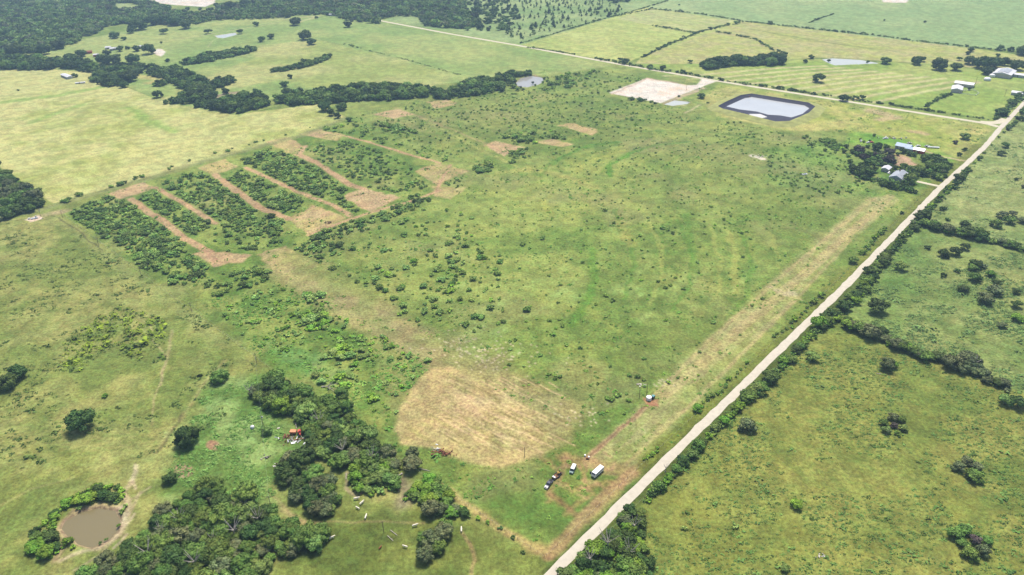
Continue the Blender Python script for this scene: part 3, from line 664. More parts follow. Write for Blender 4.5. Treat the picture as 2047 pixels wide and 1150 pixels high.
for a in ((822, 925, 44, 'oak', 'g', 'w3'), (824, 905, 30, 'oak', 'g', 'w3'), (860, 1015, 42, 'oak', 'g', 'w3'), (956, 1035, 14, 'hedge', 'b', 'w3'), (975, 1044, 12, 'hedge', 'b', 'w3'), (1000, 1055, 13, 'bush', 'd', 'w3'), (1025, 1073, 13, 'bush', 'd', 'w3'), (1045, 1104, 12, 'bush', 'd', 'w3')): add(*a)
scat([(836, 1052), (870, 1044), (908, 1045), (909, 1066), (880, 1092), (864, 1120), (832, 1126), (822, 1090)], 38, 'oak', 'dmgg', 'w4', gap=.9, var=.2)
W5 = [(1186, 1064), (1204, 1052), (1226, 1040), (1240, 1028), (1256, 1010), (1272, 1012), (1283, 1022), (1280, 1054), (1290, 1082), (1290, 1106), (1300, 1124), (1304, 1190), (1100, 1190), (1128, 1150), (1150, 1120), (1172, 1092)]
scat(W5, 24, 'hedge', 'mbdgmddb', 'w5', gap=.58, var=.3)
H1 = [(1292, 1002), (1318, 975), (1354, 935), (1400, 890), (1440, 850), (1480, 810), (1520, 775), (1554, 742), (1588, 705), (1624, 668)]
hedge(H1, 21, 'hedge', 'mbbdms', 'h1', gap=.42, lat=.18)
hedge([(1624, 668), (1655, 640), (1700, 606), (1730, 566), (1757, 528), (1784, 497)], 24, 'hedge', 'dmmbd', 'h1', gap=.34, lat=.28)
hedge([(1784, 497), (1818, 460), (1845, 432), (1864, 410), (1890, 385), (1916, 357), (1940, 330), (1963, 305), (1987, 279), (2003, 262)], 17, 'hedge', 'dmmdb', 'h1', gap=.38, lat=.26, w2=13)
hedge([(2012, 255), (2032, 235), (2050, 210), (2075, 185)], 16, 'hedge', 'dmd', 'h1', gap=.4, lat=.3)
hedge([(1670, 635), (1705, 650), (1745, 668), (1785, 685), (1830, 702), (1870, 715)], 25, 'hedge', 'mddbgmg', 'h2', gap=.27, lat=.28)
hedge([(1870, 715), (1910, 722), (1950, 740), (1985, 760), (2020, 772)], 26, 'hedge', 'ggdgm', 'h2', gap=.26, lat=.4, w2=17)
scat([(1905, 715), (1940, 712), (1970, 728), (1985, 748), (1950, 752), (1915, 738)], 30, 'oak', 'g', 'h2', gap=.6)
hedge([(1832, 442), (1870, 452), (1920, 463), (1985, 480), (2050, 496), (2120, 512)], 20, 'hedge', 'dmdmbg', 'h3', gap=.27, lat=.28)
hedge([(1290, 918), (1305, 905), (1320, 895)], 11, 'hedge', 'b', 'h4', gap=.8)
hedge([(1388, 826), (1420, 795), (1445, 772), (1470, 748), (1500, 722)], 11, 'hedge', 'mb', 'h4', gap=1.3)
hedge([(1548, 672), (1580, 650), (1600, 632), (1625, 606), (1650, 585)], 11, 'hedge', 'mmb', 'h4', gap=1.3)
hedge([(1722, 505), (1738, 490), (1755, 472), (1770, 455)], 11, 'hedge', 'mb', 'h4', gap=.8)
for a in ((1706, 520, 22, 'hedge', 'm', 'h4'), (1761, 465, 14, 'hedge', 'm', 'h4'), (1803, 425, 11, 'hedge', 'd', 'h4'), (1393, 822, 13, 'hedge', 'd', 'h4'), (1640, 587, 12, 'bush', 'b', 'h4')): add(*a)
for a in ((33, 744, 40, 'd'), (11, 764, 44, 'd'), (437, 752, 38, 'm'), (161, 842, 58, 'd'), (373, 874, 52, 'd'), (339, 956, 30, 'd'), (533, 860, 25, 's'), (563, 810, 44, 'b'), (210, 790, 14, 'b'), (548, 793, 20, 'm')): add(*a[:3], 'oak', a[3], 'iso_l', 6)
for a in ((1755, 614, 42, 'd'), (1625, 713, 30, 's'), (1774, 730, 34, 'g'), (1785, 728, 24, 'b'), (1494, 852, 38, 'g'), (1593, 1008, 27, 'b'), (1857, 494, 16, 'd'), (1888, 507, 25, 'd'), (1911, 504, 25, 'd'), (1929, 494, 20, 'd'),
          (1802, 533, 28, 's'), (1886, 550, 17, 'd'), (1914, 540, 16, 'd'), (1952, 527, 28, 'd'), (1967, 531, 17, 'g'), (1946, 535, 22, 'm'), (1982, 548, 20, 'b'), (1950, 555, 28, 'm'), (1992, 567, 22, 'd'), (1990, 580, 34, 'g'), (1926, 577, 24, 'd'),
          (1971, 597, 36, 'g'), (2031, 583, 18, 'd'), (2032, 609, 24, 'd'), (2034, 635, 26, 'b'), (1886, 416, 17, 'd'), (1895, 438, 13, 'd'), (1930, 449, 22, 'd'), (1992, 448, 24, 'm'), (2005, 430, 24, 'g'), (2019, 440, 26, 'm'), (2025, 428, 18, 'g'), (2046, 440, 22, 'g'),
          (2003, 650, 20, 'g'), (2010, 801, 30, 's'), (2036, 806, 36, 'd'), (2032, 357, 12, 'd'), (2003, 306, 18, 'd'), (2010, 290, 18, 'm'), (2047, 372, 14, 'g'),
          (1768, 846, 22, 'm'), (1785, 834, 22, 'g'), (1803, 838, 20, 'm'), (1808, 856, 20, 's'), (1795, 866, 18, 'm'), (1772, 860, 20, 's'), (1787, 850, 18, 'p'),
          (1915, 932, 28, 'g'), (1932, 922, 24, 'g'), (1955, 932, 22, 'g'), (1950, 952, 36, 'm'), (1940, 928, 16, 'p'), (1938, 948, 24, 'm'),
          (1910, 1068, 32, 'm'), (1928, 1060, 28, 'm'), (1925, 1085, 26, 'm'), (1950, 1080, 24, 'p'), (1940, 1108, 36, 'm'), (1965, 1102, 30, 'g'), (1975, 1080, 24, 'm'),
          (1570, 1135, 22, 's'), (1470, 1052, 18, 's'), (1430, 1006, 14, 's'), (1368, 1055, 15, 's'), (1942, 1150, 20, 'm')): add(*a[:3], 'hedge', a[3], 'iso_r', 3)
PR = [(48, 1100), (60, 1062), (100, 1028), (150, 988), (190, 968), (232, 966), (252, 982), (235, 1003), (205, 998), (160, 1008), (128, 1022), (108, 1050), (112, 1078), (135, 1098), (105, 1112), (62, 1110)]
scat(PR, 19, 'hedge', 'mbbdd', 'pond', gap=.6)
for a in ((235, 1002, 14, 's'), (250, 1012, 13, 's'), (243, 1022, 15, 'm'), (237, 1050, 10, 'b'), (160, 1014, 16, 's'), (225, 1000, 14, 's'), (135, 1082, 22, 'b'), (146, 1092, 14, 'b'), (200, 1085, 10, 'm'), (212, 1078, 9, 'm'), (90, 1105, 34, 'b'), (60, 1095, 26, 'b')): add(*a[:3], 'hedge', a[3], 'pond')
for a in ((888, 1062, 44, 'g'), (860, 1078, 42, 'g'), (850, 1108, 40, 'g'), (876, 1094, 34, 'm')): add(*a[:3], 'oak', a[3], 'w4')
# creek woods and belts
for p, w in (([(0, 112), (60, 115), (125, 120), (140, 112), (160, 118), (195, 130), (188, 143), (150, 138), (125, 133), (45, 138), (0, 134), (-60, 134), (-60, 112)], 13), ([(200, 133), (240, 130), (287, 133), (286, 145), (262, 152), (240, 168), (228, 172), (200, 167), (180, 158), (190, 145)], 13),
             ([(292, 146), (298, 133), (360, 137), (390, 152), (422, 165), (450, 154), (476, 160), (430, 175), (438, 190), (410, 202), (370, 204), (322, 205), (350, 196), (372, 176), (352, 170), (330, 157)], 13),
             ([(386, 212), (412, 200), (450, 195), (490, 187), (512, 184), (538, 192), (538, 206), (512, 216), (475, 225), (450, 222), (420, 216)], 13), ([(305, 170), (325, 160), (340, 163), (322, 172)], 9)): scat(p, w, 'oak', 'dddmm', 'crl', gap=.62)
for p, w in (([(548, 192), (580, 182), (610, 186), (650, 178), (700, 174), (760, 170), (840, 170), (862, 178), (855, 190), (800, 196), (770, 199), (735, 198), (640, 204), (580, 207), (550, 203)], 14),
             ([(862, 180), (900, 183), (925, 167), (970, 153), (1003, 160), (1012, 172), (1005, 180), (960, 186), (900, 196), (866, 194)], 13), ([(990, 152), (1020, 146), (1062, 142), (1062, 147), (1035, 152), (1028, 168), (1000, 158)], 10),
             ([(356, 124), (400, 112), (450, 103), (510, 95), (513, 99), (460, 112), (400, 124), (365, 128)], 11), ([(536, 143), (590, 129), (630, 118), (662, 109), (662, 114), (625, 130), (570, 141)], 8)): scat(p, w, 'oak', 'dmmds', 'creek', gap=.6)
for a in ((598, 181, 20), (640, 180, 18), (1025, 160, 12), (1028, 170, 12), (1040, 175, 8), (1065, 165, 7), (604, 120, 9), (606, 121, 8)): add(*a, 'oak', 'd', 'creek')
scat([(-80, 300), (0, 334), (30, 352), (62, 378), (97, 406), (60, 420), (0, 438), (-80, 460)], 17, 'oak', 'ddmmg', 'lot', gap=.6)
for a in ((1000, 158, 12), (1010, 153, 13), (1020, 150, 14), (1030, 148, 14), (1040, 147, 13), (1050, 146, 12), (1060, 147, 10), (1022, 158, 12), (1018, 166, 14), (1025, 172, 14), (1034, 177, 12), (1045, 178, 8), (1070, 170, 6), (1088, 156, 8), (1094, 161, 8), (1085, 164, 7)): add(*a, 'oak', 'dms'[a[0] % 3], 'dp', 2)
for a in ((1640, 278, 9), (1655, 282, 11), (1668, 286, 12), (1680, 290, 12), (1672, 296, 13), (1688, 302, 12), (1660, 292, 9), (1650, 300, 8), (1696, 310, 12), (1700, 322, 14), (1703, 332, 15), (1785, 343, 13), (1790, 372, 14), (1783, 360, 11)): add(*a, 'oak', 'msd'[a[0] % 3], 'farm', 1)
# far woods
F1 = [(-150, -25), (60, -30), (330, -25), (330, 8), (350, 25), (318, 32), (292, 46), (245, 45), (205, 52), (195, 64), (162, 72), (158, 82), (128, 90), (90, 99), (60, 102), (35, 105), (0, 107), (-150, 118)]
F2 = [(320, 30), (355, 22), (420, 26), (440, 10), (512, 3), (560, -25), (912, -25), (935, 18), (962, 42), (937, 58), (845, 48), (835, 30), (800, 29), (757, 36), (757, 44), (700, 40), (662, 28), (600, 27), (575, 32), (512, 36), (425, 38), (392, 46), (362, 48), (300, 46)]
scat(F1, 10.5, 'oak', 'mmssg', 'far', gap=.74, var=.4); scat(F2, 10, 'oak', 'mmssg', 'far', gap=.76, keep=.92, var=.4)
scat([(930, -10), (1010, -10), (1050, 30), (1000, 62), (960, 60), (940, 30)], 9, 'oak', 'dm', 'jun', gap=1.3, keep=.6)
scat([(1000, -10), (1280, -10), (1240, 28), (1100, 62), (1035, 80), (1000, 60)], 6, 'juniper', 'dm', 'jun', gap=2.6, keep=.55)
for p in ((1180, 18, 12), (1195, 22, 12), (1220, 25, 12), (1235, 20, 10), (1160, 24, 8), (1105, 26, 8), (1060, 32, 8)): add(*p, 'juniper', 'd', 'jun')
scat([(1240, 6), (1330, -20), (1400, -30), (1300, -35), (1180, -12)], 9, 'oak', 'dm', 'far', gap=.9, keep=.7)
for a in ((275, 48, 28), (262, 51, 14), (303, 40, 24), (330, 38, 22), (348, 40, 26), (370, 48, 22), (327, 61, 16), (415, 62, 14), (480, 63, 12), (228, 69, 18), (247, 76, 11), (260, 61, 14), (162, 106, 18), (296, 99, 22), (272, 96, 16), (240, 97, 14), (254, 95, 9), (205, 118, 24), (222, 117, 26), (213, 105, 16), (236, 112, 10), (264, 116, 24), (335, 120, 9),
          (143, 118, 24), (590, 42, 20), (632, 34, 7), (694, 48, 16), (610, 70, 22), (622, 82, 17), (522, 78, 14), (542, 72, 14), (512, 47, 12), (580, 153, 10), (568, 167, 16), (650, 212, 24), (683, 212, 20), (662, 225, 16), (674, 231, 14), (698, 238, 12), (314, 188, 18), (148, 150, 12), (247, 168, 17), (258, 151, 28), (36, 180, 5), (86, 100, 22), (70, 100, 20), (115, 88, 24), (28, 100, 30),
          (150, 78, 12), (322, 85, 5), (450, 182, 14), (432, 10, 10), (460, 12, 20), (490, 8, 20), (375, 17, 9), (400, 17, 8), (420, 20, 14)): add(a[0], a[1], a[2] * 1.22, 'oak', 'd', 'nw', 2)
hedge([(690, 88), (740, 102), (790, 113), (860, 133), (920, 150)], 4, 'bush', 'd', 'nw', gap=1.6, keep=.7)
# beyond the crossing road
for ln, w in (([(1285, 113), (1340, 86), (1400, 63), (1440, 52), (1487, 43)], 7), ([(1305, 50), (1390, 65)], 6), ([(1300, 17), (1400, 27), (1487, 42), (1536, 47)], 4.5), ([(1536, 47), (1671, 62), (1761, 71), (1824, 80), (1906, 89), (1956, 95), (2046, 104)], 6),
              ([(1435, 63), (1460, 67)], 6), ([(1470, 69), (1510, 77), (1545, 98), (1572, 107)], 7), ([(1040, 86), (1100, 69), (1200, 39), (1290, 15), (1335, 1)], 4), ([(1618, 45), (1640, 36), (1668, 27)], 4),
              ([(1190, 116), (1240, 124), (1290, 134)], 8), ([(1300, 137), (1350, 143), (1400, 151), (1440, 159), (1536, 173), (1690, 195), (1800, 211), (1850, 219), (1985, 238)], 8), ([(1850, 212), (1880, 196), (1905, 185)], 8), ([(1990, 236), (2012, 218), (2032, 200), (2050, 185)], 14),
              ([(1055, 94), (1080, 97), (1150, 108)], 4), ([(1225, 33), (1300, 18)], 4)): hedge(ln, w, 'hedge', 'dmd', 'eh', gap=.65 if w < 12 else .4, keep=.85)
scat([(1395, 130), (1420, 119), (1470, 113), (1510, 113), (1560, 113), (1570, 125), (1530, 129), (1490, 127), (1410, 136)], 14, 'oak', 'ddm', 'eo', gap=.58)
for a in ((1250, 122, 18), (1300, 132, 15), (1325, 136, 15), (1240, 118, 12), (1622, 113, 14), (1610, 122, 12), (1771, 120, 23), (1833, 121, 24), (1845, 118, 16), (1880, 128, 34), (1912, 132, 26), (1918, 117, 12), (1940, 120, 26), (1965, 125, 34), (1990, 124, 34), (2010, 123, 24), (1975, 140, 26), (1995, 110, 10), (2035, 130, 30), (1637, 156, 25), (2047, 100, 30),
          (2000, 96, 15), (2022, 98, 14), (1768, 40, 5), (1849, 43, 7), (1687, 195, 21), (1724, 194, 14), (1938, 178, 8), (1657, 121, 9), (1735, 124, 8), (1358, 9, 5), (1942, 98, 16), (1936, 105, 12), (1380, 122, 12)): add(*a, 'oak', 'd', 'eo', 1)
# farmsteads
for a in ((1735, 292, 11, 'd'), (1754, 293, 22, 'd'), (1772, 293, 15, 'd'), (1779, 302, 24, 'p'), (1762, 307, 18, 'g'), (1777, 320, 27, 'p'), (1765, 326, 18, 'd'), (1738, 308, 18, 'm'), (1745, 318, 20, 'm'), (1733, 325, 18, 'd'), (1716, 306, 17, 'm'), (1705, 302, 14, 'm'), (1692, 292, 12, 'd'), (1725, 300, 14, 'g'), (1712, 338, 26, 'd'), (1722, 330, 18, 'd'), (1733, 350, 22, 'g'),
          (1748, 338, 20, 'm'), (1720, 348, 18, 'd'), (1806, 301, 17, 'd'), (1818, 306, 16, 'd'), (1828, 308, 14, 'm'), (1778, 331, 14, 'd'), (1790, 334, 15, 'd'), (1803, 338, 16, 'm'), (1818, 338, 16, 'd'), (1830, 348, 20, 'm'), (1838, 338, 28, 'm'), (1846, 346, 20, 'd'), (1862, 332, 22, 'm'), (1850, 315, 22, 'm'), (1868, 318, 20, 'd'), (1884, 322, 20, 'd'), (1898, 330, 16, 'm'),
          (1876, 312, 16, 'd'), (1894, 344, 19, 'd'), (1884, 342, 15, 'g'), (1868, 350, 18, 'm'), (1876, 354, 14, 'm'), (1820, 357, 30, 'm'), (1812, 364, 18, 'm'), (1765, 360, 17, 'm'), (1776, 365, 15, 'd'), (1788, 368, 14, 'd'), (1798, 372, 14, 'd'), (1808, 374, 14, 'd'), (1820, 379, 16, 'm'), (1830, 383, 11, 'd'), (1745, 359, 12, 'm'), (1755, 358, 12, 'g'), (1930, 271, 22, 's'),
          (1910, 284, 12, 'p'), (1720, 278, 6, 'd'), (1727, 283, 7, 'm'), (1739, 281, 7, 'd'), (1748, 270, 8, 'd'), (1795, 308, 10, 'd'), (1765, 315, 12, 'd'), (1790, 325, 8, 'm'), (1926, 300, 8, 'd'), (1918, 308, 12, 'd'), (1930, 298, 9, 'd')): add(*a[:3], 'oak', a[3], 'farm', 1)
scat([(1712, 300), (1740, 305), (1790, 315), (1785, 330), (1750, 330), (1720, 318)], 14, 'oak', 'smpm', 'farm', gap=.9)
scat([(1706, 342), (1730, 330), (1745, 345), (1738, 358), (1715, 352)], 17, 'oak', 'dm', 'farm', gap=.62)
scat([(1752, 358), (1800, 364), (1840, 382), (1800, 378), (1760, 368)], 13, 'oak', 'dm', 'farm', gap=.6)
scat([(1780, 328), (1830, 334), (1850, 322), (1900, 332), (1905, 345), (1880, 356), (1830, 352)], 14, 'oak', 'smms', 'farm', gap=.9)
scat([(1838, 308), (1870, 312), (1905, 328), (1890, 333), (1850, 322)], 14, 'oak', 'dm', 'farm', gap=.6)
for a in ((1402, 192, 20), (1262, 197, 14), (1280, 199, 15), (1290, 200, 10), (1302, 203, 10), (1310, 206, 10), (1196, 185, 9), (1217, 182, 9), (1240, 173, 7), (1226, 179, 6), (1330, 193, 11), (1357, 192, 8), (1415, 205, 8), (1363, 148, 0)): 
    if a[2]: add(*a, 'bush', 'd', 'pad', 2)
# brush block
BR = 'ddmmmmsss'
for p, w, g, kp in (([(150, 415), (215, 391), (258, 400), (330, 452), (372, 484), (360, 500), (352, 520), (300, 545), (262, 512), (222, 480), (170, 452), (135, 428)], 13, .75, .85), ([(278, 396), (308, 382), (360, 408), (425, 447), (400, 465), (380, 470), (330, 436)], 12, .75, .85),
                    ([(320, 368), (390, 342), (428, 355), (470, 388), (520, 420), (570, 445), (560, 470), (500, 475), (436, 446), (360, 396)], 12, .75, .85), ([(445, 345), (480, 335), (530, 360), (590, 388), (612, 400), (575, 432), (520, 408), (472, 374)], 11.5, .75, .85),
                    ([(482, 318), (540, 292), (592, 314), (640, 337), (698, 374), (684, 390), (718, 420), (700, 428), (664, 405), (590, 378), (530, 350)], 11, .75, .8), ([(420, 285 + 160), (480, 470), (520, 490), (500, 500), (440, 505), (420, 480)], 12, 1.1, .5),
                    ([(612, 296), (690, 280), (760, 300), (826, 330), (826, 345), (860, 372), (800, 388), (728, 370), (640, 325)], 9, 1.15, .62), ([(300, 548), (350, 520), (372, 500), (410, 530), (430, 550), (400, 560), (380, 580), (330, 560)], 15, .8, .7),
                    ([(400, 568), (440, 545), (520, 532), (548, 545), (520, 565), (470, 580), (430, 596)], 15, .78, .8), ([(470, 470), (560, 475), (612, 478), (640, 500), (600, 502), (560, 490), (500, 500)], 12, 1.0, .5),
                    ([(622, 468), (690, 443), (730, 432), (762, 428), (740, 455), (700, 470), (660, 490), (630, 500)], 13, .85, .7), ([(760, 425), (800, 405), (825, 385), (866, 390), (860, 400), (830, 418), (790, 430), (762, 445)], 14, .7, .9), ([(600, 495), (640, 490), (680, 480), (690, 500), (640, 525), (610, 520)], 14, .9, .6),
                    ([(940, 335), (975, 320), (990, 330), (985, 345), (950, 345)], 12, .8, .7), ([(860, 285 + 60), (930, 350), (925, 375), (900, 380)], 7, 1.3, .4)): scat(p, w * .88, 'bush', BR, 'brush', gap=g * 1.13, keep=kp, jit=.34, var=.3)
for p, w, g, kp, zn in (([(1000, 275), (1060, 262), (1115, 265), (1140, 280), (1100, 275), (1060, 290), (1060, 312), (1030, 330), (1000, 320), (1040, 295)], 10, .9, .7, 'up'), ([(740, 245), (790, 250), (840, 265), (800, 268), (750, 258)], 11, .8, .8, 'up'), ([(1120, 150), (1190, 140), (1210, 152), (1130, 175), (1080, 180)], 9, 1.2, .55, 'up'),
                        ([(690, 236), (860, 200), (1010, 182), (1100, 172), (1210, 190), (1330, 215), (1400, 240), (1300, 260), (1200, 280), (1060, 260), (960, 290), (880, 325), (760, 285)], 4.4, 2.6, .5, 'up'), ([(1090, 145), (1240, 142), (1290, 158), (1210, 185), (1100, 170)], 4.5, 2.4, .5, 'up'), ([(640, 255), (700, 245), (900, 320), (880, 330), (700, 275)], 8, 1.6, .5, 'up'),
                        ([(430, 610), (560, 565), (640, 600), (750, 660), (860, 720), (830, 790), (790, 830), (700, 760), (600, 720), (500, 690)], 9, 1.4, .55, 'swale'), ([(600, 640), (640, 620), (665, 635), (650, 660), (615, 660)], 16, .7, .95, 'swale'), ([(610, 590), (635, 580), (650, 592), (620, 602)], 13, .8, .9, 'swale'), ([(640, 700), (700, 690), (720, 720), (680, 730)], 13, .9, .7, 'swale'),
                        ([(600, 750), (690, 745), (710, 765), (680, 775), (610, 765)], 14, 1.0, .6, 'swale'), ([(735, 780), (790, 770), (808, 820), (780, 850), (740, 820)], 13, 1.2, .6, 'swale'),
                        ([(620, 520), (700, 480), (860, 410), (950, 430), (960, 520), (900, 620), (860, 670), (760, 600), (680, 545)], 10, 1.8, .42, 'fld'), ([(860, 480), (1000, 500), (1010, 640), (980, 690), (900, 640)], 10, 1.8, .4, 'fld'),
                        ([(960, 440), (1500, 420), (1560, 600), (1400, 760), (1200, 850), (1000, 720)], 6, 4.6, .4, 'fld'), ([(900, 380), (1080, 330), (1400, 300), (1700, 420), (1600, 470), (1000, 440)], 3.6, 4.6, .4, 'fld'), ([(1060, 300), (1440, 250), (1560, 300), (1500, 330), (1100, 340)], 3.6, 4.2, .45, 'fld'),
                        ([(1540, 300), (1660, 285), (1740, 380), (1600, 400), (1520, 350)], 5, 2.2, .5, 'fld'), ([(1440, 235), (1560, 262), (1600, 300), (1420, 290)], 4.2, 2.4, .4, 'fld'), ([(1600, 270), (1690, 280), (1700, 300), (1630, 300)], 9, 1.4, .6, 'farm')): scat(p, w, 'bush', 'mmssbm' if zn != 'swale' else 'sssbb', zn, gap=g, keep=kp * (.75 if zn == 'swale' else 1), var=.5)
for a in ((787, 595, 19), (770, 580, 16), (748, 565, 14), (1054, 618, 20), (1045, 487, 15), (1085, 475, 14), (1325, 455, 14), (1335, 458, 13), (1345, 465, 12), (1228, 792, 14), (1213, 795, 14), (1222, 798, 16), (1237, 790, 15), (1275, 752, 14), (1258, 750, 12), (1287, 758, 12), (1257, 800, 13), (1248, 825, 12), (1110, 755, 14), (1120, 752, 13), (1097, 748, 12), (1280, 470, 12),
          (1080, 710, 12), (1132, 688, 13), (1160, 695, 11), (1098, 640, 12), (1124, 650, 13), (1212, 590, 14), (1225, 600, 14), (870, 510, 14), (860, 500, 14), (875, 580, 12), (925, 545, 16), (905, 565, 16), (900, 520, 14), (1422, 412, 11), (1447, 438, 10), (1290, 690, 8), (1316, 562, 10), (1340, 570, 10), (1330, 575, 11), (1210, 420, 11), (1228, 445, 10), (1425, 645, 11), (1355, 755, 8), (1180, 770, 8)): add(*a, 'bush', 'm', 'fld', 1)
hedge([(210, 380), (230, 372), (262, 360), (300, 348), (345, 332), (450, 300), (560, 272), (640, 248)], 10, 'bush', 'dm', 'fen', gap=2.2, keep=.5, w2=6)
for a in ((158, 388, 17), (135, 400, 18), (125, 402, 14), (240, 367, 16), (222, 372, 13), (284, 352, 13), (270, 355, 12), (338, 336, 12), (455, 301, 12)): add(*a, 'bush', 'm', 'fen', 1)

# ------------------------------------------------------------------ individuals (the 300 of each kind that show largest) and the rest as masses
KN = {'oak': ('oak_tree', 'tree', 'broad {t} oak tree', 'crown', 'trunk'), 'hedge': ('hedgerow_shrub', 'shrub', 'tall leafy {t} shrub', 'foliage', 'stem'),
      'bush': ('mesquite_bush', 'bush', 'low rounded {t} mesquite bush', 'foliage', 'stem'), 'juniper': ('juniper_tree', 'conifer', 'small upright {t} conifer', 'crown', 'trunk')}
TM = {k: [mesh_np(KN[k][3], V, F, None, T) for V, F, T in KT[k]] for k in KT}
for k in TM:
    for m_ in TM[k]: m_.materials.append(LEAF['d'])
TR = {}
for k, (h, r0, nl, sp) in {'oak': (.75, .045, 6, .5), 'hedge': (.7, .035, 4, .3), 'bush': (.6, .03, 4, .3), 'juniper': (1.5, .04, 0, 0)}.items():
    o_ = branches(5, h, r0, nl, sp).build(KN[k][4], bark); TR[k] = o_.data; bpy.data.objects.remove(o_)
def visible(it):
    v = np.array([it['x'], it['y'], -H + it['r'] * .5]) @ FR.T if False else FR.T @ np.array([it['x'], it['y'], -H + it['r'] * .5])
    if v[2] > -1: return False
    u = -v[0] / v[2] * FOC + W0 / 2; w = v[1] / v[2] * FOC + H0 / 2
    it['u'], it['v'] = u, w
    return -10 < u < W0 + 10 and -10 < w < H0 + 10
def make_proto(k, tone, vi):
    e = empty(KN[k][0], (0, 0, 0))
    c = link(KN[k][3], TM[k][vi], e); c.material_slots[0].link = 'OBJECT'; c.material_slots[0].material = (LEAFB if k == 'bush' else LEAF)[tone]
    link(KN[k][4], TR[k], e)
    return e
protos = {}; rest = []; indiv = []; ZF = {'oak': 1.0, 'hedge': .8, 'bush': .72, 'juniper': 1.0}
_cx = np.array([i['x'] for i in ITEMS]); _cy = np.array([i['y'] for i in ITEMS]); _bare = np.zeros(len(ITEMS), bool)
for p in SQ[:14]: _bare |= inside(_cx, _cy, GP(p)) | (seg_dist(_cx, _cy, GP(p), True) < 2.0)
for p, w in LN: _bare |= seg_dist(_cx, _cy, GP(p)) < w * .5 + 1.5
_clr = seg_dist(_cx, _cy, GP([(205, 47), (250, 41), (345, 25)])) < 9
for p in ([(222, 9), (262, 5), (288, 12), (270, 22), (235, 22)], [(282, -12), (436, -12), (432, 10), (345, 14), (290, 6)], [(-20, 72), (20, 71), (14, 79), (-20, 80)]): _clr |= inside(_cx, _cy, GP(p))
_bare |= _clr
RC = GP(RD_L); _d = np.gradient(RC, axis=0); _d /= np.linalg.norm(_d, axis=1)[:, None]; RC = RC + np.stack([_d[:, 1], -_d[:, 0]], 1) * 2.7
_rd = seg_dist(_cx, _cy, RC) < np.array([3.0 + .55 * i['r'] for i in ITEMS])
_in = (inside(_cx, _cy, GP(CIRC)) | inside(_cx, _cy, GP(PADS[0])) | inside(_cx, _cy, off(ci, -4)) | inside(_cx, _cy, GP(POND3))) & np.array([i['kind'] == 'bush' for i in ITEMS])
ITEMS = [i for i, b_, z_ in zip(ITEMS, _rd | _in, _bare) if not b_]
_bare = _bare[~(_rd | _in)]; _clr = _clr[~(_rd | _in)]
for i_, b_ in zip(ITEMS, _clr):
    if b_ and i_['zone'] == 'far': i_['zone'] = 'brush'
ITEMS = [i for i, b_ in zip(ITEMS, _bare) if not (b_ and i['zone'] in ('brush', 'up', 'fld'))]
for k in KN:
    L_ = [i for i in ITEMS if i['kind'] == k]
    for i in L_: i['vis'] = visible(i)
    a = sorted([i for i in L_ if i['vis'] and i['zone'] != 'far'], key=lambda i: -i['px'])
    indiv += a[:298]; ch = set(id(i) for i in a[:298]); rest += [i for i in L_ if id(i) not in ch]
ORD = ['first', 'second', 'third', 'fourth', 'fifth', 'sixth', 'seventh', 'eighth', 'ninth']
bins = {}
for i in indiv: bins.setdefault((i['zone'], i['kind'], i['tone']), []).append(i)
for (zn, k, t), L_ in bins.items():
    ph, gr = Z[zn]; base = KN[k][2].format(t=TW[t]) + ' ' + ph
    L_.sort(key=lambda i: i['u'])
    if len(L_) == 1: L_[0]['label'] = base
    elif len(L_) <= 9:
        for n_, i in enumerate(L_): i['label'] = f"{ORD[n_]} from the left of the {TW[t]} {KN[k][1]}s {ph}"
    else:
        for i in L_: i['label'] = base
        for key, wd in ((lambda i: -i['px'], 'widest'), (lambda i: i['u'], 'leftmost'), (lambda i: -i['u'], 'rightmost'), (lambda i: -i['v'], 'lowest in the photo'), (lambda i: i['v'], 'highest in the photo')):
            c_ = [i for i in L_ if i['label'] == base]; b_ = min(L_, key=key)
            if b_ in c_: b_['label'] = f"{TW[t]} {KN[k][1]}, {wd} of those {ph}"
for q_, it in enumerate(indiv):
    vi = q_ % len(TM[it['kind']]); key = (it['kind'], it['tone'], vi)
    if key not in protos: protos[key] = o = make_proto(*key)
    else: o = copy_tree(protos[key])
    s = it['r'] / .98; zs = s * rng.uniform(.85, 1.15) * ZF[it['kind']]
    o.location = (it['x'], it['y'], 0); o.rotation_euler = (0, 0, rng.uniform(0, 6.28)); o.scale = (s, s, zs)
    tag(o, ' '.join(it['label'].split()[:16]), KN[it['kind']][1], Z[it['zone']][1])
def mass(name, items, label, cat):
    VV = []; FF = []; TT = []; b = 0
    for it in items:
        T_ = LOWT[it['kind']] if it['px'] < 22 else KT[it['kind']]
        V, F, T = T_[int(rng.integers(len(T_)))]; a = rng.uniform(0, 6.28); c, s = math.cos(a), math.sin(a); r = it['r']
        X = np.empty_like(V); X[:, 0] = (V[:, 0] * c - V[:, 1] * s) * r + it['x']; X[:, 1] = (V[:, 0] * s + V[:, 1] * c) * r + it['y']; X[:, 2] = V[:, 2] * r * rng.uniform(.85, 1.15) * ZF[it['kind']]
        VV.append(X); FF.append(F + b); b += len(V); TT.append(T * np.array(TONE[it['tone']]) * (1.3 if it['kind'] == 'bush' else 1.0) * rng.uniform(.62, 1.42) * np.array([rng.uniform(.9, 1.12), 1, rng.uniform(.9, 1.1)]))
    me = mesh_np(name, np.concatenate(VV), np.concatenate(FF), MASSM, np.concatenate(TT))
    tag(link(name, me), label, cat, kind='stuff')
MASSM = mat('foliage_mass', (1, 1, 1), .75, .15, .2, attr='tint', spec=.08)
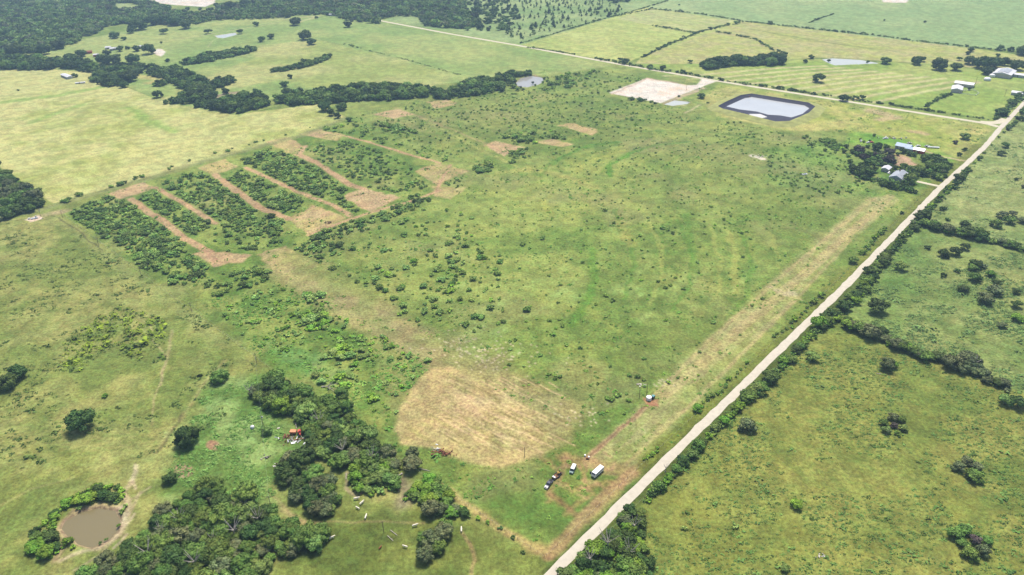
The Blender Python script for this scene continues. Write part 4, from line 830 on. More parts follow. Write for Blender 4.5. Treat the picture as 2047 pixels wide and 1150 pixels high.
MZ = {'far': ('far_woods', 'far woodland of dark oaks fading blue along the top', 'woods'), 'brush': ('brush_cover', 'dense brush of low mesquite between the bare bulldozed lanes', 'brush'), 'fld': ('pasture_brush', 'small bushes sprinkled over the central pasture', 'brush'),
      'up': ('upland_brush', 'small dark bushes sprinkled over the upper pasture', 'brush'), 'swale': ('swale_brush', 'soft green scrub in the swale beside the bare strip', 'scrub')}
br = {}
for it in rest: br.setdefault(it['zone'] if it['zone'] in MZ else ('hedges' if it['kind'] != 'oak' else 'groves'), []).append(it)
MZ['hedges'] = ('hedge_growth', 'leafy undergrowth filling the hedges and thickets', 'undergrowth'); MZ['groves'] = ('grove_growth', 'farther oaks filling the creek woods and groves', 'woods')
for zn, L_ in br.items(): mass(MZ[zn][0], L_, MZ[zn][1], MZ[zn][2])
print('items', len(ITEMS), 'individual', len(indiv), {k: len(v) for k, v in br.items()})

# ------------------------------------------------------------------ weeds and tussocks: ground cover nobody could count
def tufts(name, poly, n, size, cols, label, th=.5, sc=18, sd=0, hz=.3, aniso=0):
    P = GP(poly); a = P.min(0); b = P.max(0)
    x = rng.uniform(a[0], b[0], n); y = rng.uniform(a[1], b[1], n)
    k = inside(x, y, P) & (seg_dist(x, y, RC) > 3.6) & ~inside(x, y, GP(CIRC)) & ~inside(x, y, off(ci, -4)) & ~inside(x, y, GP(PADS[0])) & ~inside(x, y, GP(POND3)) & (fbm(x, y, sc, sd, 3) > th + rng.normal(size=n) * .05)
    v = np.stack([x, y, np.full(n, -H)], 1) @ FR; u_ = -v[:, 0] / v[:, 2] * FOC + W0 / 2; w_ = v[:, 1] / v[:, 2] * FOC + H0 / 2
    k &= (v[:, 2] < -1) & (u_ > -40) & (u_ < W0 + 40) & (w_ > -20) & (w_ < H0 + 60)
    x = x[k]; y = y[k]; n = len(x); nl = 9
    r = size * np.exp(rng.normal(size=n) * .45)
    dx = rng.normal(size=(n, nl)) * .55; dy = rng.normal(size=(n, nl)) * .55; dz = rng.uniform(.1, 1, (n, nl)) * np.exp(-(dx ** 2 + dy ** 2) * .8)
    Pt = np.stack([x[:, None] + dx * r[:, None] * (1 + aniso), y[:, None] + dy * r[:, None], dz * r[:, None] * hz * 2 + .05], -1).reshape(-1, 3)
    Nm = np.stack([dx * .7, dy * .7, np.full_like(dx, 1.1)], -1).reshape(-1, 3) + rng.normal(size=(n * nl, 3)) * .25; Nm /= np.linalg.norm(Nm, axis=1)[:, None]
    V, F = quad_leaves(Pt, Nm, .36, rng); rs = np.repeat(r, nl * 4)[:, None]; cen = np.repeat(Pt, 4, 0); V = cen + (V - cen) * rs
    V[:, 2] = np.maximum(V[:, 2], .01)
    cc_ = np.array(cols)[rng.integers(len(cols), size=n)] * 1.7 * rng.uniform(.8, 1.25, (n, 1))
    T = np.repeat(cc_, nl * 4, 0) * np.repeat(rng.uniform(.8, 1.25, n * nl), 4)[:, None]
    tag(link(name, mesh_np(name, V, F, MASSM, T)), label, 'weeds', kind='stuff'); print(name, n)
wd = [alb(88, 122, 58), alb(104, 136, 66), alb(96, 118, 60)]
tufts('pasture_weeds', RF1, 34000, .45, wd + [alb(78, 100, 42)], 'low weed clumps over the lower right pasture', .47, 22, 501, aniso=.5)
tufts('pasture_weeds', RF2, 40000, .6, [alb(90, 116, 62), alb(104, 132, 72)], 'low weed clumps between the two right hand hedges', .52, 20, 511, aniso=.6)
tufts('pasture_weeds', RF3, 40000, .65, [alb(96, 122, 66), alb(110, 136, 76)], 'low weed clumps over the upper right pasture', .54, 20, 521, aniso=.5)
tufts('yellow_scrub', [(120, 680), (240, 610), (330, 640), (330, 740), (290, 800), (190, 800), (130, 750)], 1100, 1.15, [alb(128, 148, 44), alb(112, 134, 46), alb(84, 106, 44)], 'yellow green scrub clumps in the left pasture', .44, 30, 533, hz=.6)
tufts('pasture_weeds', [(-200, 460), (110, 430), (520, 720), (430, 860), (250, 930), (-300, 950)], 9000, .8, [alb(74, 94, 42), alb(86, 106, 50)], 'dark tufts dotted over the left pasture', .53, 20, 541, aniso=.5)
tufts('field_weeds', FIELD_MAIN, 42000, .6, [alb(96, 136, 52), alb(88, 126, 54), alb(120, 150, 64)], 'small weeds scattered over the central pasture', .54, 18, 551)
tufts('swale_weeds', [(420, 600), (560, 570), (700, 640), (860, 725), (800, 870), (740, 850), (600, 740), (520, 715)], 7000, .6, [alb(104, 148, 62), alb(126, 160, 72), alb(92, 138, 56)], 'lush weeds in the green swale', .52, 14, 561)
tufts('lush_weeds', [(430, 745), (520, 750), (600, 905), (550, 1000), (430, 1000), (330, 960), (370, 860)], 6000, .5, [alb(104, 140, 66), alb(120, 152, 78), alb(92, 130, 58)], 'bright weeds round the dry circles', .56, 9, 571)
# ------------------------------------------------------------------ man-made things
PM = dict(white=mat('white_paint', alb(250, 250, 250) * 1.5, .35, .04, 1), navy=mat('navy_paint', (.012, .02, .05), .25, .05, 1, spec=.6), black=mat('black_rubber', (.015, .015, .015), .8, .1, 2),
          glass=mat('dark_glass', (.02, .025, .03), .08, 0, spec=.8), teal=mat('grey_teal_paint', (.10, .18, .17), .35, .05, 1), yellow=mat('yellow_paint', (.55, .33, .05), .5, .12, 2), steel=mat('galvanised_steel', (.42, .44, .46), .45, .1, .6, metal=.3),
          rust=mat('rusty_steel', (.20, .075, .04), .85, .3, 1.5), red=mat('red_paint', (.42, .05, .035), .6, .2, 1), orange=mat('faded_orange_paint', (.55, .22, .11), .7, .2, 1), wood=mat('weathered_wood', (.17, .13, .09), .9, .25, 1.5),
          shingle=mat('grey_shingles', (.27, .29, .33), .8, .1, .5), tin=mat('white_tin_roof', (.48, .48, .50), .5, .08, .4), blue=mat('blue_tin_roof', (.17, .26, .38), .5, .15, .3), wall=mat('pale_wall', (.48, .44, .38), .85, .1, .6), brown=mat('brown_boards', (.16, .08, .05), .9, .2, 1),
          tealtank=mat('teal_tank', (.05, .20, .22), .4, .1, 1), hide=mat('pale_hide', (.70, .64, .52), .8, .08, 1), dhide=mat('dark_hide', (.03, .022, .018), .8, .1, 1), rhide=mat('red_hide', (.22, .07, .03), .8, .1, 1), soil=mat('rusty_soil', (.15, .055, .035), .95, .3, 1.2), amber=mat('lamp_lens', (.7, .65, .5), .2, 0))
def yaw(a, b):
    p = G(*a); q = G(*b); return math.atan2(q[1] - p[1], q[0] - p[0])
def thing(name, a, b, label, cat, t=.5, group=None, z=0):
    """empty at the ground between photo points a and b, x axis pointing from a to b"""
    p = G(*a, z); q = G(*b, z); return empty(name, (p[0] + (q[0] - p[0]) * t, p[1] + (q[1] - p[1]) * t, 0), yaw(a, b), label, cat, group)
def wheels(t, xs, w, r, wd=.26, hub='steel'):
    for x in xs:
        for s in (-1, 1):
            o = MB().tube((0, -wd / 2, 0), (0, wd / 2, 0), r, n=16).build('wheel', PM['black'], t, (x, s * w / 2, r), bevel=.02)
            MB().tube((0, -wd / 2 - .015, 0), (0, wd / 2 + .015, 0), r * .55, n=10).build('rim', PM[hub], o)
# pickup with its trailer
t = thing('pickup_truck', (1104, 960.7), (1089.9, 979.6), 'dark navy crew cab pickup truck hitched to the flatbed trailer', 'pickup truck')
MB().prism([(-2.95, .45), (-2.95, 1.15), (-.95, 1.18), (1.35, 1.18), (2.75, 1.05), (2.95, .85), (2.95, .42)], 1.95).build('body', PM['navy'], t, bevel=.06)
MB().prism([(-.95, 1.18), (-.8, 1.82), (.55, 1.86), (1.3, 1.18)], 1.84, 1.5, 1.5).build('cab', PM['navy'], t, bevel=.05)
MB().prism([(.62, 1.84), (1.3, 1.22), (1.36, 1.24), (.68, 1.88)], 1.6, 1.42, 1.5).build('windshield', PM['glass'], t)
MB().prism([(-.98, 1.25), (-.84, 1.76), (-.88, 1.78), (-1.03, 1.25)], 1.5, 1.3, 1.5).build('rear_window', PM['glass'], t)
for s in (-1, 1): MB().box((-.05, s * .86, 1.5), (1.5, .03, .36)).build('side_window', PM['glass'], t); MB().box((1.15, s * 1.08, 1.3), (.12, .25, .2)).build('mirror', PM['black'], t); MB().box((2.93, s * .7, .86), (.12, .38, .2)).build('headlight', PM['amber'], t)
MB().box((-1.95, 0, 1.17), (1.85, 1.5, .06)).build('truck_bed', PM['black'], t); MB().box((2.98, 0, .6), (.16, 1.9, .26)).build('bumper', PM['white'], t, bevel=.03)
MB().box((2.35, 0, 1.14), (.75, 1.5, .03)).build('hood_reflection', PM['white'], t)  # white plate stands in for the bright reflection on the hood
wheels(t, (-1.9, 1.9), 1.75, .4)
t = thing('flatbed_trailer', (1120.7, 945.7), (1104.5, 960), 'black flatbed trailer hitched behind the navy pickup', 'trailer')
MB().box((-.2, 0, .68), (5.6, 2.1, .14)).build('deck', PM['brown'], t, bevel=.02)
m_ = MB()
for s in (-1, 1): m_.box((-.2, s * 1.08, .72), (5.7, .09, .24))
m_.box((2.62, 0, .72), (.09, 2.2, .24)).box((-3.04, 0, .72), (.09, 2.2, .24)); m_.build('frame', PM['black'], t)
MB().tube((2.6, .7, .6), (3.6, 0, .55), .06).tube((2.6, -.7, .6), (3.6, 0, .55), .06).build('tongue', PM['black'], t); wheels(t, (-.9, .0), 2.3, .36)
for s in (-1, 1): MB().box((-.45, s * 1.22, .86), (1.9, .3, .06)).build('fender', PM['black'], t)
q = empty('trenching_machine', t.location, t.rotation_euler.z, 'yellow trenching machine with black tracks riding on the flatbed trailer', 'machine'); q.location.z = .75
for s in (-1, 1): MB().prism([(-2.4, .1), (-2.55, .35), (-2.35, .6), (-.75, .6), (-.5, .35), (-.7, .1)], .34).build('track', PM['black'], q, (0, s * .75, 0))
MB().box((-1.45, 0, .75), (1.5, 1.0, .45), taper=.9).build('chassis', PM['yellow'], q, bevel=.04); MB().box((-1.05, 0, 1.15), (.6, .8, .5), taper=.85).build('engine_cover', PM['yellow'], q, bevel=.04); MB().box((-1.85, 0, 1.1), (.4, .5, .12)).box((-2.03, 0, 1.3), (.1, .5, .4)).build('seat', PM['black'], q)
MB().tube((-.6, 0, .7), (.15, .1, 1.25), .09).tube((.15, .1, 1.25), (.75, .1, .3), .07).build('boom', PM['yellow'], q); MB().box((.75, .1, .22), (.35, .5, .3), taper=.7).build('bucket', PM['yellow'], q)
for s in (-1, 1): MB().tube((-2.45, s * .5, .5), (-2.45, s * .5, 1.3), .05).build('lever', PM['yellow'], q)
q = empty('tool_box', t.location, t.rotation_euler.z, 'pale tool box at the front of the flatbed trailer deck', 'box'); d_ = Matrix.Rotation(t.rotation_euler.z, 3, 'Z') @ Vector((1.9, 0, 0)); q.location = t.location + d_; q.location.z = .75
MB().box((0, 0, .25), (.7, 1.5, .5)).build('box_body', PM['wall'], q, bevel=.03); MB().box((0, 0, .54), (.76, 1.56, .08)).build('lid', PM['white'], q, bevel=.02)
# grey teal van with a white roof
t = thing('passenger_van', (1149.7, 931.5), (1140.5, 950), 'grey teal van with a white roof parked between the pickup and the camper', 'van')
MB().prism([(-2.6, .4), (-2.65, 1.2), (1.75, 1.2), (2.6, 1.0), (2.7, .75), (2.65, .4)], 1.95).build('body', PM['teal'], t, bevel=.06)
MB().prism([(-2.62, 1.2), (-2.5, 2.0), (1.0, 2.0), (1.75, 1.2)], 1.9, 1.66, 1.6).build('cabin', PM['glass'], t, bevel=.05); MB().box((-.75, 0, 2.04), (3.6, 1.75, .1)).build('roof', PM['white'], t, bevel=.04)
MB().prism([(1.05, 2.0), (1.74, 1.24), (1.79, 1.26), (1.1, 2.03)], 1.65, 1.5, 1.6).build('windshield', PM['glass'], t)
for s in (-1, 1): MB().box((2.62, s * .7, .86), (.12, .36, .2)).build('headlight', PM['amber'], t); MB().box((1.5, s * 1.06, 1.3), (.12, .24, .2)).build('mirror', PM['black'], t)
wheels(t, (-1.75, 1.7), 1.75, .37)
# long white camper
t = thing('camper', (1204.5, 938), (1184, 956.5), 'long white camper with dark side windows parked nearest the road', 'camper')
MB().prism([(-3.5, .55), (-3.5, 2.75), (2.9, 2.75), (3.45, 2.15), (3.55, .6)], 2.35).build('body', PM['white'], t, bevel=.08)
for x in (-2.6, -1.3, 0, 1.3, 2.4):
    for s in (-1, 1): MB().box((x, s * 1.18, 1.85), (.85, .05, .55)).build('side_window', PM['glass'], t)
MB().prism([(2.95, 2.7), (3.46, 2.14), (3.52, 2.12), (3.0, 2.72)], 2.0).build('front_window', PM['glass'], t); MB().box((-2.0, 0, 2.84), (.8, .7, .18), taper=.8).build('roof_vent', PM['tin'], t); MB().box((.9, 0, 2.82), (.5, .5, .14), taper=.8).build('roof_vent', PM['tin'], t)
MB().box((0, 0, .6), (6.9, 2.3, .18)).build('skirt', PM['black'], t); MB().box((1.6, 1.19, 1.35), (.75, .05, 1.6)).build('door', PM['tin'], t); wheels(t, (-1.2, -.3), 2.15, .36); MB().tube((3.5, .6, .6), (4.5, 0, .5), .06).tube((3.5, -.6, .6), (4.5, 0, .5), .06).build('hitch', PM['black'], t)
t = thing('propane_bottle', (1179, 946), (1182, 946), 'small black gas bottle beside the white camper', 'bottle'); MB().lathe([(0, 0), (.32, .02), (.34, .8), (.2, 1.0), (0, 1.02)]).build('tank', PM['black'], t); MB().tube((0, 0, 1), (0, 0, 1.2), .07).build('valve', PM['steel'], t)
# white and teal tanks at the head of the trench
t = thing('water_tank', (1292, 799), (1302, 799), 'squat white water tank at the head of the trench', 'tank'); MB().lathe([(0, 0), (1.45, .02), (1.5, 1.7), (1.35, 1.95), (.4, 2.15), (0, 2.18)], n=20).build('shell', PM['white'], t, smooth=False); MB().lathe([(.35, 2.14), (.35, 2.28), (0, 2.3)], n=12).build('hatch', PM['tin'], t)
t = thing('tarp_trailer', (1301, 795), (1308, 798), 'dark box trailer with a teal cover beside the white water tank', 'trailer', t=.55); MB().box((0, 0, 1.0), (1.5, 2.4, 1.1)).build('box_body', PM['black'], t, bevel=.05); MB().box((0, .35, 1.62), (1.6, 1.8, .16), taper=.9).build('cover', PM['tealtank'], t, bevel=.05); wheels(t, (0,), 2.3, .33)
for px, py, lab in ((1169.5, 912, 'left one of the two small white drums at the foot of the trench'), (1177, 915.5, 'right one of the two small white drums at the foot of the trench')):
    t = thing('drum', (px - 1, py), (px + 1, py), lab, 'drum'); MB().lathe([(0, 0), (.42, .02), (.44, .45), (.42, .9), (0, .92)]).build('barrel', PM['white'], t); MB().lathe([(.1, .92), (.1, 1.0), (0, 1.0)], n=8).build('cap', PM['black'], t)
t = thing('pump', (1172, 918), (1176, 918), 'low rusty pump between the two white drums', 'pump'); MB().box((0, 0, .2), (1.4, .7, .15)).build('skid', PM['black'], t); MB().tube((-.5, 0, .55), (.3, 0, .55), .27, n=12).build('motor', PM['rust'], t); MB().lathe([(.3, .3), (.34, .6), (.12, .8), (0, .8)], c=(.6, 0, 0)).build('housing', PM['rust'], t)
# utility poles
def pole(px, py, h, label, lamp=False, tr=False, arm=True, rz=.3):
    t = empty('utility_pole', (*G(px, py), 0), rz, label, 'pole', 'utility poles'); MB().tube((0, 0, -.3), (0, 0, h), .17, .11).build('post', PM['wood'], t)
    if arm: MB().box((0, 0, h - .6), (2.2, .12, .14)).build('crossarm', PM['wood'], t)
    for x in (-.95, .95):
        if arm: MB().lathe([(.05, 0), (.07, .1), (.03, .2), (0, .2)], c=(x, 0, h - .53), n=8).build('insulator', PM['steel'], t)
    if tr: MB().lathe([(0, 0), (.32, .02), (.32, .9), (.1, 1.0), (0, 1.0)], c=(.42, 0, h - 2)).build('transformer', PM['steel'], t)
    if lamp: MB().lathe([(.12, 0), (.34, .12), (.3, .26), (0, .34)], c=(0, .25, h - .25)).build('lamp_head', PM['white'], t)
pole(126, 436, 7, 'utility pole at the left corner of the brush block'); pole(198, 492, 7, 'utility pole half way along the left edge of the brush block'); pole(283, 552, 7.5, 'utility pole at the lower left corner of the brush block')
pole(384, 624, 7.5, 'utility pole between the brush block and the green swale'); pole(514, 728, 8, 'utility pole above the top of the middle wood'); pole(543, 1017, 8, 'utility pole beside the bottom left oak wood')
pole(767.5, 1064, 7, 'utility pole in the pasture among the white cows'); pole(1049, 912, 6, 'bare utility pole in the mown field left of the pickup', arm=False); pole(526.5, 851, 7, 'utility pole with a pale transformer by the lush weeds', tr=True)
pole(1278, 795, 7.5, 'lamp pole with a white light left of the water tank', lamp=True, arm=False); pole(1293, 787, 7, 'plain pole just behind the water tank', arm=False); pole(82, 433, 7, 'utility pole with a transformer at the small white pad', tr=True); pole(1696, 290, 8, 'utility pole left of the roadside farmsteads'); pole(1950, 168, 8, 'utility pole near the white barns')
pole(2008, 193, 8, 'utility pole in the paddock right of the corral'); pole(1372, 181, 8, 'utility pole on the edge of the white caliche pad', arm=False)
def wire(name, pts, h, label):
    m = MB()
    for a, b in zip(pts, pts[1:]):
        p = G(*a); q = G(*b); pr = None
        for k in range(9):
            u = k / 8; c = (p[0] + (q[0] - p[0]) * u, p[1] + (q[1] - p[1]) * u, h - 1.2 * 4 * u * (1 - u))
            if pr: m.tube(pr, c, .012, n=4, cap=False)
            pr = c
    tag(m.build(name, PM['steel']), label, 'wire')
wire('power_line', [(126, 436), (198, 492), (283, 552), (384, 624), (514, 728)], 6.9, 'thin power line strung along the left edge of the brush block')
wire('power_line', [(514, 728), (526.5, 851), (543, 1017)], 6.9, 'thin power line running down past the middle wood')
# fences
def fence(pts, label, step=16):
    P = resample(GP(pts), step); t = empty('wire_fence', (float(P[0][0]), float(P[0][1]), 0), 0, label, 'fence'); pr = None; m = MB(); pm = None
    for i, p in enumerate(P[:95]):
        c = (float(p[0] - P[0][0]), float(p[1] - P[0][1]), 0)
        if pm is None: o = MB().tube((0, 0, -.2), (0, 0, 1.35), .08, .07, 6).build('post', PM['wood'], t, c); pm = o.data
        else: link('post', pm, t, c)
        if pr:
            for z in (.4, .8, 1.2): m.tube((pr[0], pr[1], z), (c[0], c[1], z), .008, n=3, cap=False)
        pr = c
    m.build('wire_strand', PM['steel'], t)
fence([(130, 432), (330, 584), (520, 722), (700, 848), (870, 967), (960, 1027), (1088, 1114)], 'long wire fence down the left side of the surveyed land', 7)
fence([(1092, 1112), (1290, 923), (1392, 828), (1540, 690), (1680, 555), (1850, 385)], 'wire fence along the left side of the long road', 7)
fence([(1118, 1160), (1330, 955), (1450, 838), (1600, 690)], 'wire fence behind the hedge right of the long road', 8)
fence([(0, 446), (105, 412), (420, 316), (600, 270), (692, 236)], 'wire fence along the lower edge of the yellow hay field', 9)
fence([(620, 75), (700, 94), (860, 134), (960, 160)], 'wire fence across the pale upper field', 10)
# cattle
def cow_mesh(hm):
    me = bpy.data.meshes.new('body'); P = [((-.0, 0, 1.05), (.36, .42)), ((.75, 0, 1.08), (.33, .40)), ((-.75, 0, 1.1), (.33, .34)), ((1.15, 0, 1.25), (.2, .26)), ((1.45, 0, 1.32), (.16, .19)), ((1.8, 0, 1.12), (.1, .1)), ((-1.0, 0, 1.15), (.12, .12)), ((-1.12, 0, .55), (.03, .03))]
    E_ = [(0, 1), (0, 2), (1, 3), (3, 4), (4, 5), (2, 6), (6, 7)]
    for sx, b_, kn in ((.72, 1, .03), (-.78, 2, -.08)):
        for s in (-1, 1):
            i = len(P); P += [((sx, s * .24, .78), (.15, .15)), ((sx + kn, s * .25, .42), (.08, .08)), ((sx, s * .25, .04), (.07, .07))]; E_ += [(b_, i), (i, i + 1), (i + 1, i + 2)]
    for s in (-1, 1): i = len(P); P.append(((1.42, s * .27, 1.4), (.05, .04))); E_.append((4, i))
    me.from_pydata([p for p, r in P], E_, []); o = bpy.data.objects.new('tmp', me); COL.objects.link(o)
    sk = o.modifiers.new('s', 'SKIN')
    for v, (p, r) in zip(me.skin_vertices[0].data, P): v.radius = r
    me.skin_vertices[0].data[0].use_root = True; o.modifiers.new('u', 'SUBSURF').levels = 1
    bpy.context.view_layer.update(); r = bpy.data.meshes.new_from_object(o.evaluated_get(bpy.context.evaluated_depsgraph_get())); bpy.data.objects.remove(o); r.materials.clear(); r.materials.append(hm); return r
CM = cow_mesh(PM['hide'])
for px, py, rz, sc, lab in ((712, 997, .2, 1, 'topmost white cow of the herd, just below the thicket'), (723, 1006, .9, 1, 'second white cow from the top, turned away below the thicket'), (716, 1016, 2.6, .85, 'smaller white cow, third from the top of the herd'), (731.5, 1034, 1.4, 1, 'white cow standing above the lone utility pole'),
                            (829, 1051, .3, 1, 'white cow left of the oak clump, on the trail'), (811, 1093, 2.8, .9, 'white cow at the lower left foot of the oak clump'), (922.5, 1060, 1.6, 1, 'white cow right of the oak clump at the trail head'), (663, 1075.5, .5, 1, 'white cow beside the right end of the bottom left oak wood')):
    t = empty('cow', (*G(px, py + 2), 0), rz, lab, 'cow', 'white cows in the bottom pasture'); t.scale = (sc,) * 3; link('body', CM, t); MB().tube((1.36, -.12, 1.5), (1.36, -.22, 1.66), .035, .01, 6).tube((1.36, .12, 1.5), (1.36, .22, 1.66), .035, .01, 6).build('horns', PM['wood'], t)
for px, py, rz, sc, mt, lab in ((760, 1097, 1, .75, 'rhide', 'reddish brown calf lying low in the bottom pasture'), (720.5, 990, .4, .7, 'dhide', 'dark calf close under the low thicket')):
    t = empty('calf', (*G(px, py), 0), rz, lab, 'calf'); c_ = CM.copy(); c_.materials.clear(); c_.materials.append(PM[mt]); t.scale = (sc,) * 3; link('body', c_, t); MB().box((1.86, 0, 1.1), (.12, .16, .14)).build('muzzle', PM['black'], t)
# dead trees, logs, debris
def dead(px, py, L_, rz, label, seed, tilt=1.25, nl=7):
    t = empty('dead_tree', (*G(px, py), .25), rz, label, 'dead tree'); o = branches(seed, L_, L_ * .04, nl, L_ * .42, 4).build('trunk', deadwood, t); o.rotation_euler = (0, tilt, 0); MB().blob((0, 0, 0), (L_ * .09, L_ * .09, L_ * .07), 3, 1, .3).build('root_plate', deadwood, t)
dead(645, 774, 9, -.3, 'fallen bleached dead tree in the grass above the middle wood', 31, 1.3); dead(703, 806, 8, -1.5, 'toppled grey dead tree at the right edge of the middle wood', 33, 1.2)
dead(803, 948, 7, -2.0, 'grey dead branches beside the grey oak below the middle wood', 35, 1.1); dead(1257, 1118, 9, 1.0, 'standing bleached dead tree in the thicket at the bottom of the road', 37, .12); dead(686, 912, 9, 1.8, 'pale dead trunk standing inside the middle wood', 39, .15)
dead(270 + 150 * 0 + 52, 1070, 7, .5, 'grey dead tree poking out of the bottom left wood', 41, .1); dead(430, 1092, 7, 2.5, 'bleached dead tree in the heart of the bottom left wood', 43, .1); dead(1330, 943, 0.1 + 4, 1, 'small grey snag in the hedge right of the road', 45, .2)
dead(1772, 1132 - 270 + 8, 3.2, 1, 'purple grey twigs at the foot of the round shrub clump', 47, .3)
for k_, (px, py, L_, w_) in enumerate(((360, 1050, 7, 'upper left part of the bottom left wood'), (470, 1075, 8, 'middle of the bottom left wood'), (300, 1120, 8, 'lower left edge of the bottom left wood'), (520, 1048, 7, 'upper right of the bottom left wood'), (395, 1135, 8, 'bottom edge of the bottom left wood'),
                                        (640, 850, 7, 'upper part of the middle wood'), (745, 925, 7, 'lower right of the middle wood'), (500, 790, 6, 'top left tip of the middle wood'), (1215, 1100, 8, 'centre of the roadside thicket'), (1180, 1130, 7, 'lower left of the roadside thicket'), (1268, 1060, 6, 'right side of the roadside thicket'), (1945, 735, 6, 'big grey clump of the cross hedge'))):
    dead(px, py, L_ * 1.25, k_, 'bare grey dead tree in the ' + w_, 60 + k_, .08, 8)
for px, py, L_, rz, lab in ((849, 940, 5.5, -.35, 'pale fallen log beside the grey oak'), (787.5, 1066, 4.5, -.75, 'upper of the two white poles lying by the utility pole'), (780.5, 1077, 4, -.8, 'lower of the two white poles lying by the utility pole'), (592, 838 + 14, 5, -1.2, 'pale pole leaning at the left edge of the middle wood'), (1757, 748, 2.6, -.2, 'pale weathered log in the right hand pasture'), (692, 953, 4, -1.4, 'pale log on the bare path above the cows')):
    t = empty('log', (*G(px, py), .2), rz, lab, 'log'); MB().tube((-L_ / 2, 0, 0), (L_ / 2, 0, .05), .2, .13, 8).build('stem', deadwood, t); MB().tube((L_ * .1, 0, .05), (L_ * .25, .5, .3), .07, .04, 6).build('stub', deadwood, t)
def pile(px, py, rx, ry, n, m1, m2, label, name='debris_pile', seed=1, hgt=.8):
    rd = random.Random(seed); t = empty(name, (*G(px, py), 0), 0, label, 'pile'); a = MB(); b_ = MB()
    for k in range(n):
        x, y = rd.gauss(0, rx / 2), rd.gauss(0, ry / 2); (a if k % 2 else b_).box((x, y, rd.uniform(.1, hgt)), (rd.uniform(.5, 1.8), rd.uniform(.15, .5), rd.uniform(.1, .35)), rz=rd.random() * 3, ry=rd.gauss(0, .4))
    a.build('planks', m1, t); b_.build('scraps', m2, t)
pile(885, 907, 5.5, 2.2, 70, PM['rust'], PM['soil'], 'reddish brown pile of brush and roots at the edge of the mown circle', 'brush_pile', 3, 1.2); pile(872, 899, 2.4, 2, 16, deadwood, PM['steel'], 'small heap of pale grey branches beside the reddish pile', 'branch_pile', 4)
pile(590, 879, 7.5, 2.5, 60, PM['steel'], PM['rust'], 'long heap of scrap below the orange and red machinery', 'scrap_pile', 5); pile(573, 873, 2, 1.5, 14, PM['rust'], PM['brown'], 'little rusty heap left of the scrap', 'scrap_pile', 6); pile(536, 914, 3.4, 1.6, 14, PM['black'], deadwood, 'scattered dark scraps in the lush weeds', 'scrap_pile', 7, .4)
pile(548, 932, 1.6, 1.2, 6, PM['wall'], PM['white'], 'pale scraps at the left end of the oak clump', 'scrap_pile', 8, .4); pile(608, 893, 3, 2.4, 12, PM['white'], PM['steel'], 'white and grey sheets at the edge of the middle wood', 'sheet_pile', 9, .5); pile(1280, 769, 2.4, 1.6, 12, PM['wall'], deadwood, 'pale rubble behind the poles by the water tank', 'rubble_pile', 11, .3); pile(1334, 763, 1.5, 1, 7, PM['wall'], deadwood, 'pale rubble right of the water tank', 'rubble_pile', 12, .3)
pile(700 + 3, 931 - 12, .5, .4, 3, PM['white'], PM['steel'], 'white object glimpsed in the middle wood', 'sheet_pile', 13, 3); pile(1640, 1112, 2.6, 1.0, 8, PM['wall'], deadwood, 'pale stones in the lower right pasture', 'rubble_pile', 14, .25); pile(1548, 751, 2, 1.5, 10, deadwood, PM['wall'], 'pinkish dead brush at the hedge right of the road', 'branch_pile', 15, .8)
pile(1519, 313, 7, 4, 20, PM['wall'], PM['white'], 'pale rubble patch in the pasture left of the farmsteads', 'rubble_pile', 16, .4); pile(659, 446, 2.4, 1.4, 26, PM['soil'], PM['black'], 'dark burnt heap on the cleared square among the brush', 'burn_pile', 17, 1.2)
for x_, lab in ((586, 'crumpled white tin sheet below the scrap heap'),):
    t = empty('tin_sheet', (*G(x_, 886), .15), .4, lab, 'sheet'); MB().box((0, 0, .1), (2.0, 1.4, .06), ry=.1).build('panel', PM['white'], t); MB().box((1.4, .5, .1), (.9, .8, .06), ry=-.2).build('loose_panel', PM['white'], t)
t = empty('grain_hopper', (*G(587, 867), 0), -.1, 'faded orange hopper wagon left of the red tractor', 'wagon'); MB().box((0, 0, 1.4), (3.0, 2.0, 1.1), taper=1.1).build('hopper', PM['orange'], t, bevel=.05); MB().box((0, 0, .7), (3.2, 1.4, .2)).build('chassis', PM['rust'], t); wheels(t, (-1, 1), 2.0, .42, hub='rust')
t = empty('old_tractor', (*G(600, 869), 0), -1.2, 'old red tractor at the left edge of the middle wood', 'tractor'); MB().box((1.0, 0, 1.25), (1.9, .8, .75), taper=.92).build('engine_hood', PM['red'], t, bevel=.05); MB().box((-.7, 0, 1.0), (1.2, 1.5, .5)).build('platform', PM['red'], t)
for s in (-1, 1): MB().prism([(-1.5, 1.2), (-1.3, 1.65), (-.5, 1.65), (-.2, 1.2)], .4).build('fender', PM['red'], t, (0, s * .85, 0))
MB().box((-.8, 0, 1.5), (.45, .5, .12)).box((-1.02, 0, 1.75), (.1, .5, .45)).build('seat', PM['black'], t); MB().box((-.6, 0, 2.5), (1.5, 1.4, .1)).build('canopy', PM['red'], t); MB().tube((1.2, 0, 1.6), (1.2, 0, 2.4), .05).build('exhaust', PM['black'], t)
for x, r in ((-.8, .75), (1.5, .42)):
    for s in (-1, 1): MB().tube((0, -.18, 0), (0, .18, 0), r, n=16).build('wheel', PM['black'], t, (x, s * .95, r))
t = empty('stock_tank', (*G(505, 856), 0), 0, 'round white tank standing alone in the lush weeds', 'tank'); MB().lathe([(0, .0), (.95, .05), (1.05, .7), (.9, 1.35), (.4, 1.7), (0, 1.75)]).build('shell', PM['white'], t, smooth=True); MB().lathe([(.22, 1.7), (.22, 1.85), (0, 1.86)], n=10).build('lid', PM['tin'], t)
